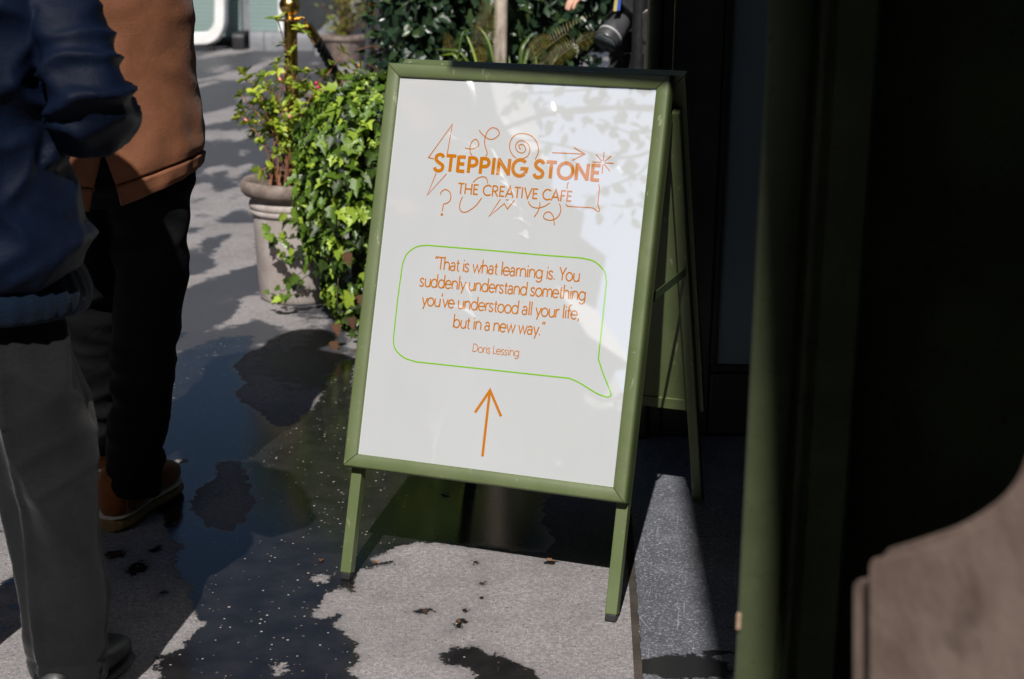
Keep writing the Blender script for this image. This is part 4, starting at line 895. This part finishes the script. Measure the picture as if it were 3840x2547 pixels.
branch([rp(2650, 330, 5.6), rp(2450, 310, 5.4), rp(2250, 330, 5.2), rp(2000, 350, 5.1), rp(1960, 340, 5.1)], .010, 34, .05)
branch([rp(2600, 420, 5.6), rp(2450, 560, 5.4), rp(2300, 590, 5.2), rp(2100, 545, 5.2), rp(1900, 515, 5.1)], .012, 22, .05)
branch([rp(2450, 560, 5.4), rp(2400, 650, 5.3), rp(2250, 720, 5.2), rp(2220, 790, 5.2)], .008, 14, .04)
branch([rp(2600, 420, 5.6), rp(2480, 700, 5.4), rp(2380, 770, 5.3), rp(2290, 770, 5.3)], .008, 10, .04)
branch([rp(2480, 480, 5.4), rp(2380, 500, 5.3), rp(2280, 470, 5.3)], .008, 18, .04)
for k in range(12):
    a = k*.9; e = tk[-1]+np.array([math.cos(a)*1.1-.4, math.sin(a)*1.1-.5, rng.uniform(.2, 1.4)]); branch([tk[-4], (tk[-4]+e)/2+[0, 0, .2], e], .02, 60, .2)
scatter('crown', OVALW, tl, M['treeleaf'], ct_)
tb = thing('garden_tree', (-7.0, -7.2, 0), 'broad leafy tree mirrored at the lower right of the poster', 'tree')
v, f = tube(crom([(-7.0, -7.2, 0), (-7.0, -7.2, 1.6), (-6.9, -7.2, 3.2)], 5), np.linspace(.16, .07, 11), 10); mk('trunk', v, f, M['twig'], tb, True)
tl = []
for k in range(4200):
    d = rng.normal(0, 1, 3); d /= np.linalg.norm(d); p = np.array([-6.5, -7.2, 2.7])+d*np.array([1.05, 1.0, 1.5])*rng.uniform(.55, 1.05)*(1+.28*nz(d*2.2)); tl.append(orient(p, jit(1)+[0, 0, -.4], d+jit(.5), rng.uniform(.09, .16)))
scatter('crown', OVALW, tl, M['treeleaf'], tb)

# ------------------------------------------------------------------ people
def fabric(name, a, b, weave=900, rough=.8, sheen=.3, spec=.25, wb=.25, crease=.22, csc=38, cd=.010):
    t = NT(name); n = t.noise(9, 5, .6); w1 = t.noise(1, 2, .5, vec=t.mapping((weave, weave, weave*.12))); w2 = t.noise(1, 2, .5, vec=t.mapping((weave*.12, weave*.12, weave)))
    c = t.mix(t.ramp(n, .3, .7), a, b); c = t.mix(t.math('MULTIPLY', t.ramp(t.math('ADD', w1, w2), .8, 1.2), .14), c, tuple(min(1, x*1.7) for x in b[:3])+(1,))
    nb = t.bump(t.math('ADD', w1, w2), wb, .0015); nb = t.bump(t.noise(csc, 5, .6, dist=.8), crease, cd, nb)
    return t.set(col=c, rough=rough, sheen=sheen, sheenr=.4, spec=spec, normal=nb)
M['navy'] = fabric('navy nylon', (.0008, .003, .0105, 1), (.0014, .005, .017, 1), 500, .66, .0, .12, .1, .2, 12, .02)
M['rib'] = fabric('blue ribbed knit', (.0016, .005, .0125, 1), (.0028, .009, .021, 1), 260, .9, .1, .1, .6)
M['greywool'] = fabric('dark grey wool trousers', (.0062, .0066, .0078, 1), (.0105, .011, .013, 1), 420, .85, .1, .15, .4, .15, 11, .015)
M['brown'] = fabric('brown waxed cotton', (.108, .041, .019, 1), (.15, .059, .029, 1), 650, .75, .1, .2, .25, .16, 22, .012)
M['denim'] = fabric('black denim', (.0035, .0035, .0042, 1), (.0055, .0055, .0068, 1), 700, .85, .0, .1, .4, .2, 16, .015)
M['black'] = fabric('black wool', (.007, .007, .009, 1), (.012, .012, .015, 1), 500, .85, .1, .2, .3)
M['suede'] = fabric('tan suede', (.15, .05, .013, 1), (.22, .08, .024, 1), 900, .9, .25, .1, .4)
M['sole'] = paint('tan crepe sole', (.27, .175, .06, 1), .7, .15); M['welt'] = paint('cream welt', (.62, .56, .45, 1), .7, .1)
M['shoe'] = paint('black leather', (.008, .008, .009, 1), .5, .2)
t_ = NT('skin'); M['skin'] = t_.set(col=t_.mix(t_.ramp(t_.noise(30, 4), .3, .7), (.5, .27, .19, 1), (.58, .34, .25, 1)), rough=.5, sss=.1)
M['hair'] = paint('dark brown hair', (.03, .018, .012, 1), .5, .4, .6)
def loft(rings, n=36):
    v = []; f = []; m = len(rings)
    for c, ax, ay in rings:
        c, ax, ay = map(lambda q: np.asarray(q, float), (c, ax, ay))
        for k in range(n):
            a = 2*math.pi*k/n; v.append(c+ax*math.cos(a)+ay*math.sin(a))
    for i in range(m-1):
        for k in range(n): f.append((i*n+k, i*n+(k+1) % n, (i+1)*n+(k+1) % n, (i+1)*n+k))
    f.append(tuple(range(n-1, -1, -1))); f.append(tuple((m-1)*n+k for k in range(n)))
    return v, f
def hl(xc, yc, z, rx, ry): return ((xc, yc, z), (rx, 0, 0), (0, ry, 0))
def dense(rings, n=5):
    A = crom(np.array([np.concatenate(r) for r in [(np.array(a), np.array(b), np.array(c)) for a, b, c in rings]]), n); return [(a[:3], a[3:6], a[6:]) for a in A]
def garment(name, shells, mat, parent, voxel=.009, fold=None, it=4):
    b = MB()
    for v, f in shells: b.add(v, f)
    o = b.build(name, mat, parent, True)
    r = o.modifiers.new('r', 'REMESH'); r.mode = 'VOXEL'; r.voxel_size = voxel
    s = o.modifiers.new('s', 'SMOOTH'); s.iterations = it; s.factor = .5
    evaluated(o); me = o.data
    if fold:
        bs = base_of(parent); N = np.zeros(len(me.vertices)*3); me.vertices.foreach_get('normal', N); N = N.reshape(-1, 3)
        Cc = np.zeros(len(me.vertices)*3); me.vertices.foreach_get('co', Cc); Cc = Cc.reshape(-1, 3)
        D = np.array([fold(c+np.array(bs)) for c in Cc]); me.vertices.foreach_set('co', (Cc+N*D[:, None]).ravel())
    me.polygons.foreach_set('use_smooth', [True]*len(me.polygons)); me.update()
    s = o.modifiers.new('s', 'SMOOTH'); s.iterations = 3; s.factor = .5; return evaluated(o)
def ridge(p, s): return 1-abs(2*nz((p[0]*s[0], p[1]*s[1], p[2]*s[2])))
def limb(path, rad, n=20):
    P = crom(path, 5); r = np.interp(np.linspace(0, 1, len(P)), np.linspace(0, 1, len(rad)), rad); return tube(P, r, n)
def body(parent, J, R_):
    # one skin: pelvis root, spine, head, arms with five fingers each, legs
    bm = bmesh.new(); ly = bm.verts.layers.skin.verify(); names = {}
    def vert(nm, co, r): w = bm.verts.new(Vector(co)-base_of(parent)); w[ly].radius = r if isinstance(r, tuple) else (r, r); names[nm] = w; return w
    root = vert('pelvis', J['pelvis'], .1); root[ly].use_root = True
    def chain(start, items):
        p = names[start]
        for nm, co, r in items: q = vert(nm, co, r); bm.edges.new((p, q)); p = q
    chain('pelvis', [('waist', J['waist'], .1), ('chest', J['chest'], .11), ('neck0', J['neck'], .05), ('neck1', J['neck']+np.array([0, .01, .06]), .05), ('jaw', J['head']+np.array([0, .03, -.05]), .065), ('skull', J['head']+np.array([0, 0, .04]), .095), ('crown', J['head']+np.array([0, -.01, .10]), .06)])
    fwd = J['fwd']
    chain('jaw', [('nose', J['head']+fwd*.1+np.array([0, 0, -.005]), .016)])
    for s, sx in (('r', 1), ('l', -1)):
        sh, el, wr = J['sh'+s], J['el'+s], J['wr'+s]
        chain('skull', [('ear'+s, J['head']+np.cross(fwd, [0, 0, 1])*.095*sx, .014)])
        chain('chest', [('sh'+s, sh, .045), ('el'+s, el, .036), ('wr'+s, wr, .024)])
        d = wr-el; d = d/np.linalg.norm(d); side = np.cross(d, [0, 0, 1]); side /= np.linalg.norm(side); up = np.cross(side, d)
        chain('wr'+s, [('palm'+s, wr+d*.06, (.03, .016))])
        for k, (off, ln) in enumerate(((-.028, .06), (-.010, .075), (.009, .07), (.027, .055))):
            chain('palm'+s, [('f%s%da' % (s, k), wr+d*.095+side*off, .009), ('f%s%db' % (s, k), wr+d*(.095+ln*.5)+side*off-up*.012, .0085), ('f%s%dc' % (s, k), wr+d*(.095+ln*.8)+side*off-up*.035, .0075)])
        chain('wr'+s, [('t%sa' % s, wr+d*.035-side*.03*sx, .011), ('t%sb' % s, wr+d*.07-side*.048*sx-up*.01, .0095)])
        chain('pelvis', [('hip'+s, J['hip'+s], .07), ('kn'+s, J['kn'+s], .05), ('an'+s, J['an'+s], .035), ('ball'+s, J['an'+s]+fwd*.13+np.array([0, 0, -.05]), .026)])
    me = bpy.data.meshes.new('body'); bm.to_mesh(me); bm.free(); o = bpy.data.objects.new('body', me); COL.objects.link(o); o.parent = parent; BASE[o.name] = base_of(parent)
    me.materials.append(M['skin'])
    k = o.modifiers.new('skin', 'SKIN'); k.use_smooth_shade = True; q = o.modifiers.new('sub', 'SUBSURF'); q.levels = q.render_levels = 2
    evaluated(o)
    h = J['head']; b = MB(); prof = [(.001, -.07)]+[(.108*math.sin(R(a)), -.105*math.cos(R(a))) for a in range(50, 176, 9)]+[(.001, .107)]
    v, f = lathe(prof, tuple(h-fwd*.022+np.array([0, 0, .035])), 28); v = [tuple(np.array(p)*1+np.array([0, 0, 0])) for p in v]; mk('hair', v, f, M['hair'], parent, True)
    return o
def shoe_mesh(heel, toe, w, secs, n=20):
    # secs: (t along length, half width factor, height) ; flat bottom
    h, t = np.array(heel), np.array(toe); d = t-h; L = np.linalg.norm(d); d /= L; s = np.array([d[1], -d[0], 0]); rings = []
    v = []; f = []
    for q, wf_, z0, z1 in secs:
        c = h+d*L*q
        for k in range(n):
            a = 2*math.pi*k/n; x = math.cos(a); y = math.sin(a); sg = lambda u, e: math.copysign(abs(u)**e, u)
            v.append(c+s*w*wf_*sg(x, .75)+np.array([0, 0, z0+(z1-z0)*(.5+.5*sg(y, .7))]))
    m = len(secs)
    for i in range(m-1):
        for k in range(n): f.append((i*n+k, (i+1)*n+k, (i+1)*n+(k+1) % n, i*n+(k+1) % n))
    f.append(tuple(range(n))); f.append(tuple((m-1)*n+k for k in range(n-1, -1, -1)))
    return v, f
def boot(par, heel, toe, w, upper, solem, high=.12, sole_h=.03):
    sh = sole_h; k = 1.0
    v, f = shoe_mesh(heel, toe, w, [(0, .25, sh, sh+.05), (.02, .6, sh, sh+high*.8), (.1, .8, sh, sh+high), (.25, .8, sh, sh+high), (.42, .76, sh, sh+high*.95), (.5, .8, sh, sh+high*.78), (.62, .9, sh, sh+high*.6), (.78, .96, sh, sh+high*.52), (.9, .82, sh, sh+high*.44), (.97, .5, sh, sh+high*.3), (1, .2, sh, sh+.02)])
    up = mk('boot', v, f, upper, par, True)
    v, f = shoe_mesh(heel-(np.array(toe)-np.array(heel))*.02, np.array(toe)+(np.array(toe)-np.array(heel))*.015, w*1.06, [(0, .35, 0, sh), (.03, .62, 0, sh), (.12, .82, 0, sh), (.3, .8, 0, sh), (.45, .78, 0, sh), (.62, .93, 0, sh), (.78, 1, 0, sh), (.9, .86, 0, sh), (.97, .55, 0, sh), (1, .25, 0, sh)]); mk('sole', v, f, solem, up, False)
    if solem is M['sole']:
        v, f = shoe_mesh(heel-(np.array(toe)-np.array(heel))*.016, np.array(toe)+(np.array(toe)-np.array(heel))*.012, w*1.04, [(0, .36, sh-.001, sh+.006), (.03, .63, sh-.001, sh+.006), (.12, .83, sh-.001, sh+.006), (.45, .79, sh-.001, sh+.006), (.62, .94, sh-.001, sh+.006), (.78, 1.01, sh-.001, sh+.006), (.9, .87, sh-.001, sh+.006), (1, .26, sh-.001, sh+.006)]); mk('welt', v, f, M['welt'], up, False)
        for q in (.06, .17):
            d = np.array(toe)-np.array(heel); L = np.linalg.norm(d); dd = d/L; s = np.array([dd[1], -dd[0], 0]); pts = [np.array(heel)+d*q+s*w*wf_*.8+np.array([0, 0, z]) for wf_, z in ((.98, sh+.01), (1.0, sh+high*.4), (1.0, sh+high*.7), (.9, sh+high*.9))]
            v, f = tube(crom(pts, 4), .0018, 5); mk('seam', v, f, M['suede'], up, True)
    return up
A3 = np.array
# --- person in the navy jacket
nx, ny = -.935, 2.60
p1 = thing('person', (nx, ny, 0), 'person in navy jacket and dark grey trousers seen from behind, cropped at left edge', 'person')
J = dict(pelvis=A3([nx, ny, .93]), waist=A3([nx, ny, 1.08]), chest=A3([nx, ny, 1.23]), neck=A3([nx, ny, 1.38]), head=A3([nx-.03, ny+.04, 1.53]), fwd=A3([-.2, .98, 0]),
         shr=A3([nx+.16, ny, 1.34]), elr=A3([-.69, 2.53, 1.11]), wrr=A3([-.76, 2.78, 1.10]), shl=A3([nx-.16, ny, 1.34]), ell=A3([nx-.26, ny-.04, 1.12]), wrl=A3([nx-.16, ny+.2, 1.10]),
         hipr=A3([nx+.1, ny, .86]), knr=A3([-.80, 2.61, .48]), anr=A3([-.805, 2.62, .09]), hipl=A3([nx-.1, ny, .86]), knl=A3([nx-.15, ny+.02, .48]), anl=A3([nx-.16, ny+.04, .09]))
body(p1, J, None)
tor = loft(dense([hl(nx, ny, .812, .226, .160), hl(nx, ny, .85, .236, .170), hl(nx, ny, .93, .234, .172), hl(nx, ny, 1.03, .200, .158), hl(nx, ny, 1.15, .205, .155), hl(nx, ny, 1.25, .22, .15), hl(nx, ny, 1.33, .21, .13), hl(nx, ny, 1.39, .13, .09), hl(nx, ny, 1.43, .075, .075)], 4))
slr = limb([(-.785, 2.60, 1.34), (-.735, 2.585, 1.27), (-.695, 2.555, 1.19), (-.668, 2.525, 1.10), (-.700, 2.66, 1.065), (-.755, 2.80, 1.09)], [.072, .062, .060, .066, .06, .045])
sll = limb([(nx-.15, ny, 1.34), (nx-.22, ny-.02, 1.26), (nx-.26, ny-.05, 1.12), (nx-.21, ny+.10, 1.08), (nx-.16, ny+.2, 1.1)], [.072, .062, .064, .058, .045])
def nfold(c):
    onarm = c[0] > -.745 and c[2] > 1.0
    if onarm:
        k = math.exp(-((c[2]-1.12)/.12)**2); a = max(0, ridge((c[0]+c[2]*.55, c[1], c[2]), (8, 5, 24))-.25)**1.6*.024*(.35+k); return a-.006+max(0, ridge((c[0]-c[2]*.3, c[1], c[2]), (9, 7, 9))-.3)**1.5*.012
    w = max(0, ridge((c[0]+.9*c[2], c[1], c[2]-.2*c[0]), (4.5, 3, 9))-.2)**1.5*.034
    return w-.012+max(0, ridge((c[0]-.5*c[2], c[1], c[2]), (12, 8, 7))-.3)**1.5*.014
garment('jacket', [tor, slr, sll], M['navy'], p1, .0065, nfold)
rb_ = loft(dense([hl(nx, ny, .748, .205, .14), hl(nx, ny, .752, .222, .155), hl(nx, ny, .785, .229, .161), hl(nx, ny, .825, .214, .149), hl(nx, ny, .83, .2, .14)], 4), 120)
mk('waistband', [A3(v)+A3([v[0]-nx, v[1]-ny, 0])*(.012*math.sin(i % 120*2*math.pi/120*40)) for i, v in enumerate(rb_[0])], rb_[1], M['rib'], p1, True)
lr = limb([(-.85, 2.60, .82), (-.835, 2.60, .70), (-.806, 2.605, .52), (-.792, 2.61, .36), (-.785, 2.615, .22), (-.795, 2.625, .06)], [.085, .098, .086, .076, .069, .060], 28)
ll = limb([(nx-.09, ny, .82), (nx-.11, ny, .70), (nx-.14, ny+.01, .5), (nx-.15, ny+.02, .3), (nx-.16, ny+.03, .06)], [.085, .098, .08, .072, .062], 28)
hp = loft(dense([hl(nx, ny, .70, .1, .08), hl(nx, ny, .76, .185, .12), hl(nx, ny, .86, .185, .12), hl(nx, ny, .9, .17, .11)], 3))
def gfold(c):
    cr_ = .009*math.exp(-((c[0]-(-.825-.015*c[2]))/.006)**2)*(1 if c[1] < ny+.02 else 0)
    w = max(0, ridge((c[0]+.22*c[2], c[1], c[2]), (7, 6, 1.9))-.1)**1.3*.034
    kn = math.exp(-((c[2]-.5)/.12)**2)+math.exp(-((c[2]-.08)/.07)**2)
    return cr_+w-.017+max(0, ridge((c[0]-.9*c[2], c[1], c[2]), (6, 6, 9))-.4)**1.4*.009*kn - (.004*math.exp(-((c[1]-ny-.012)/.004)**2) if c[0] > -.79 else 0) - .004*math.exp(-((c[2]-.105)/.004)**2)
garment('trousers', [lr, ll, hp], M['greywool'], p1, .0065, gfold)
boot(p1, A3([-.815, 2.56, 0]), A3([-.755, 2.85, 0]), .048, M['shoe'], M['rubber'], .085, .018); boot(p1, A3([nx-.17, 2.55, 0]), A3([nx-.2, 2.84, 0]), .048, M['shoe'], M['rubber'], .085, .018)

# --- person in the brown coat
bx, by = -.905, 3.55
p2_ = thing('person', (bx, by, 0), 'person in brown thigh-length coat, black trousers and tan boots seen from behind', 'person')
J = dict(pelvis=A3([bx, by, .93]), waist=A3([bx, by, 1.08]), chest=A3([bx, by, 1.3]), neck=A3([bx, by, 1.58]), head=A3([bx, by+.03, 1.75]), fwd=A3([.15, .99, 0]),
         shr=A3([bx+.15, by+.02, 1.48]), elr=A3([bx+.11, by+.15, 1.2]), wrr=A3([bx+.06, by+.34, 1.26]), shl=A3([bx-.15, by+.02, 1.48]), ell=A3([bx-.11, by+.15, 1.2]), wrl=A3([bx-.06, by+.34, 1.26]),
         hipr=A3([bx+.09, by, .86]), knr=A3([-.845, 3.55, .48]), anr=A3([-.885, 3.53, .10]), hipl=A3([bx-.09, by, .86]), knl=A3([bx-.11, by+.15, .48]), anl=A3([bx-.12, by+.31, .10]))
body(p2_, J, None)
rot = R(9); cv = []; cf = []; NA, NZ = 120, 90
zs = np.concatenate([np.linspace(0, .085, 31), np.linspace(.1, 1, NZ-30)])
for k in zs:
    z_m = .785+(1.60-.785)*k
    rx = np.interp(z_m, [.78, .80, .86, .95, 1.1, 1.25, 1.40, 1.50, 1.56, 1.60], [.196, .207, .215, .209, .200, .198, .225, .235, .17, .085]); ry = np.interp(z_m, [.78, .86, 1.0, 1.3, 1.5, 1.6], [.168, .178, .17, .155, .13, .08])
    a0 = R(9.5)*max(0, (.905-z_m)/.12)**.8 if z_m < .905 else 0
    for j in range(NA+1):
        ph = a0+(2*math.pi-2*a0)*j/NA; s_, c_ = math.sin(ph+rot), math.cos(ph+rot); ex_ = math.sin(ph)
        lift = .07*max(0, ex_)*max(0, 1-k*3)
        p = A3([bx+rx*s_, by-ry*c_, z_m+lift-.012*max(0, 1-k*3)])
        g = -.008*math.exp(-((z_m-.832)/.0035)**2)+(.004+.002*math.sin(ph*22) if z_m < .829 else 0)
        if j in (0, NA) and a0 == 0: g -= .006
        w_ = ridge((p[0]*1+p[2]*.6, p[1], p[2]), (4, 4, 5))*.010+ridge((p[0], p[1], p[2]), (11, 9, 14))*.004+.010*nz((ph*3, z_m*9, 2))*math.exp(-((z_m-.9)/.08)**2)
        flare = .012*max(0, (.905-z_m)/.12)*math.exp(-(min(ph, 2*math.pi-ph)/.3)**2)
        p += A3([s_, -c_, 0])*(w_-.007+g+flare); cv.append(p)
for i in range(NZ):
    for j in range(NA): cf.append((i*(NA+1)+j, i*(NA+1)+j+1, (i+1)*(NA+1)+j+1, (i+1)*(NA+1)+j))
coat = mk('coat', cv, cf, M['brown'], p2_, True); sd_ = coat.modifiers.new('s', 'SOLIDIFY'); sd_.thickness = .009; sd_.offset = -1
for s in (1, -1):
    v, f = limb([(bx+.14*s, by+.02, 1.50), (bx+.12*s, by+.10, 1.32), (bx+.11*s, by+.15, 1.20), (bx+.09*s, by+.26, 1.22), (bx+.06*s, by+.34, 1.26)], [.07, .058, .054, .05, .042]); mk('sleeve', v, f, M['brown'], p2_, True)
v, f = loft(dense([hl(bx, by+.01, 1.57, .095, .088), hl(bx, by+.02, 1.63, .082, .078), hl(bx, by+.02, 1.64, .06, .06)], 3)); mk('collar', v, f, M['brown'], p2_, True)
lr = limb([(-.815, by, .90), (-.812, by, .76), (-.83, 3.55, .55), (-.85, 3.55, .40), (-.868, 3.545, .22), (-.888, 3.535, .075)], [.10, .094, .08, .074, .070, .066], 28)
ll = limb([(bx-.09, by, .90), (bx-.095, by+.05, .72), (bx-.10, by+.14, .5), (bx-.10, by+.22, .3), (bx-.105, by+.29, .09)], [.10, .092, .078, .07, .064], 28)
hp = loft(dense([hl(bx, by, .76, .09, .08), hl(bx, by, .84, .17, .12), hl(bx, by, .95, .17, .125), hl(bx, by, 1.02, .15, .12)], 3))
garment('trousers', [lr, ll, hp], M['denim'], p2_, .0085, lambda c: ridge((c[0]+.3*c[2], c[1], c[2]), (6, 6, 15))*.012-.007+(.010*nz((c[0]*9, c[1]*9, c[2]*24)) if c[2] < .25 else .004*nz((c[0]*9, c[1]*9, c[2]*20))))
boot(p2_, A3([-.93, 3.475, 0]), A3([-.845, 3.775, 0]), .05, M['suede'], M['sole'], .12, .032); boot(p2_, A3([-1.035, 3.80, 0]), A3([-.97, 4.12, 0]), .052, M['suede'], M['sole'], .12, .032)

# --- person in black with a camera beyond the shrub
kx, ky = .50, 6.35
p3_ = thing('person', (kx, ky, 0), 'person in black clothes holding out a hand beyond the dark shrub', 'person')
hw = AY(2205, -40, 6.05)
J = dict(pelvis=A3([kx, ky, .93]), waist=A3([kx, ky, 1.08]), chest=A3([kx, ky, 1.3]), neck=A3([kx, ky, 1.5]), head=A3([kx, ky, 1.66]), fwd=A3([-.8, -.6, 0]),
         shr=A3([kx-.08, ky-.15, 1.43]), elr=A3([kx-.10, ky-.22, 1.17]), wrr=hw+A3([.04, .03, .005]), shl=A3([kx+.08, ky+.15, 1.43]), ell=A3([kx+.12, ky+.2, 1.15]), wrl=A3([kx+.02, ky+.12, .95]),
         hipr=A3([kx, ky-.1, .86]), knr=A3([kx, ky-.1, .48]), anr=A3([kx, ky-.1, .1]), hipl=A3([kx, ky+.1, .86]), knl=A3([kx, ky+.1, .48]), anl=A3([kx, ky+.1, .1]))
body(p3_, J, None)
tor = loft(dense([hl(kx, ky, .72, .13, .17), hl(kx, ky, .95, .125, .17), hl(kx, ky, 1.1, .12, .16), hl(kx, ky, 1.3, .135, .19), hl(kx, ky, 1.42, .11, .17), hl(kx, ky, 1.5, .07, .07)], 4))
sl_ = limb([J['shr'], (J['shr']+J['elr'])/2, J['elr'], (J['elr']+J['wrr'])/2, J['wrr']-A3([-.02, -.01, 0])], [.065, .058, .056, .05, .042]); sl2 = limb([J['shl'], J['ell'], J['wrl']], [.065, .055, .045])
garment('coat', [tor, sl_, sl2], M['black'], p3_, .011, lambda c: ridge(c, (7, 5, 9))*.012-.006)
garment('trousers', [limb([(kx, ky-.09, .9), (kx, ky-.1, .5), (kx, ky-.1, .06)], [.1, .075, .06]), limb([(kx, ky+.09, .9), (kx, ky+.1, .5), (kx, ky+.1, .06)], [.1, .075, .06]), loft([hl(kx, ky, .78, .1, .13), hl(kx, ky, .98, .11, .15)])], M['black'], p3_, .011)
for yy in (-.1, .1): boot(p3_, A3([kx+.08, ky+yy+.05, 0]), A3([kx-.14, ky+yy-.1, 0]), .045, M['shoe'], M['rubber'], .09, .018)
cmr = thing('camera', tuple(AY(2330, 80, 6.08)), 'dark grey camera with long lens hanging beside the person in black', 'camera')
M['lens'] = paint('dark grey lens barrel', (.045, .045, .048, 1), .35, .2); M['lensring'] = paint('pale lens ring', (.4, .4, .42, 1), .3)
La, Lb = AY(2335, 72, 6.08), AY(2268, 160, 6.0); dL = (Lb-La)/np.linalg.norm(Lb-La); LL = np.linalg.norm(Lb-La)
v, f = tube([La+dL*LL*q for q in (0, .05, .1, .4, .42, .95, 1)], [.030, .036, .038, .042, .046, .049, .047], 28); mk('lens', v, f, M['lens'], cmr, True, auto=30)
v, f = tube([La+dL*LL*q for q in (.68, .70, .74, .76)], [.045, .0495, .0495, .045], 28); mk('lens_ring', v, f, M['lensring'], cmr, True, auto=30)
v, f = tube([La+dL*LL*q for q in (.99, 1.0)], [.043, .043], 28); mk('front_glass', v, f, M['dglass'], cmr, True)
sdv = np.cross(dL, [0, 1, 0]); sdv /= np.linalg.norm(sdv); b = MB(); b.obox(La-dL*.03, dL*.028, sdv*.05, np.cross(dL, sdv)*.065); bevel(b.build('camera_body', M['rubber'], cmr), .008, 3)
M['strap_blue'] = paint('blue strap', (.03, .08, .4, 1), .6); M['strap_yellow'] = paint('yellow strap', (.5, .42, .15, 1), .6)
for (a, c_, mt) in (((2318, 40), (2330, -40), M['strap_blue']), ((2306, 42), (2316, -40), M['strap_yellow'])):
    A_, B_ = AY(*a, 6.0), AY(*c_, 6.0); b = MB(); d = (B_-A_)/2; b.obox((A_+B_)/2, d, A3([.006, 0, 0]), A3([0, .0015, 0])); b.build('strap', mt, cmr)

# ------------------------------------------------------------------ scraps on the ground
scr = [((860, 1297), 'dark curled leaf scrap on the dry pavement below the sign'), ((1097, 1301), 'small dark leaf scrap in the middle of the dry pavement'), ((1060, 1441), 'brown crumpled leaf scrap in front of the sign'), ((975, 1413), 'dark leaf scrap left of the brown crumpled one'),
       ((740, 2110/1.624), 'dark twig scrap on the blue wet patch'), ((1265, 1298), 'dark leaf scrap near the right front leg'), ((1040, 1144/1.0), 'pale green leaf in the sign shadow'), ((1585, 1078), 'small brown leaf scrap on the grey slab')]
for i, ((x, y), lab) in enumerate(scr):
    g = G(x*1.6244, y*1.6244); mt = M['deadleaf'] if i not in (6,) else M['strap']; me = leaf_mesh('scrap', IVY2 if i % 2 else OVAL, mt)
    o = bpy.data.objects.new('leaf_scrap', me); COL.objects.link(o); a = rng.uniform(0, 6.28); o.matrix_world = Matrix(orient(A3([g[0], g[1], .0085 if i == 7 else .0025]), (math.cos(a), math.sin(a), .0), (.05, -.05, 1), (.020, .012, .022, .02, .026, .02, .03, .014)[i]).tolist()); tag(o, lab, 'leaf')
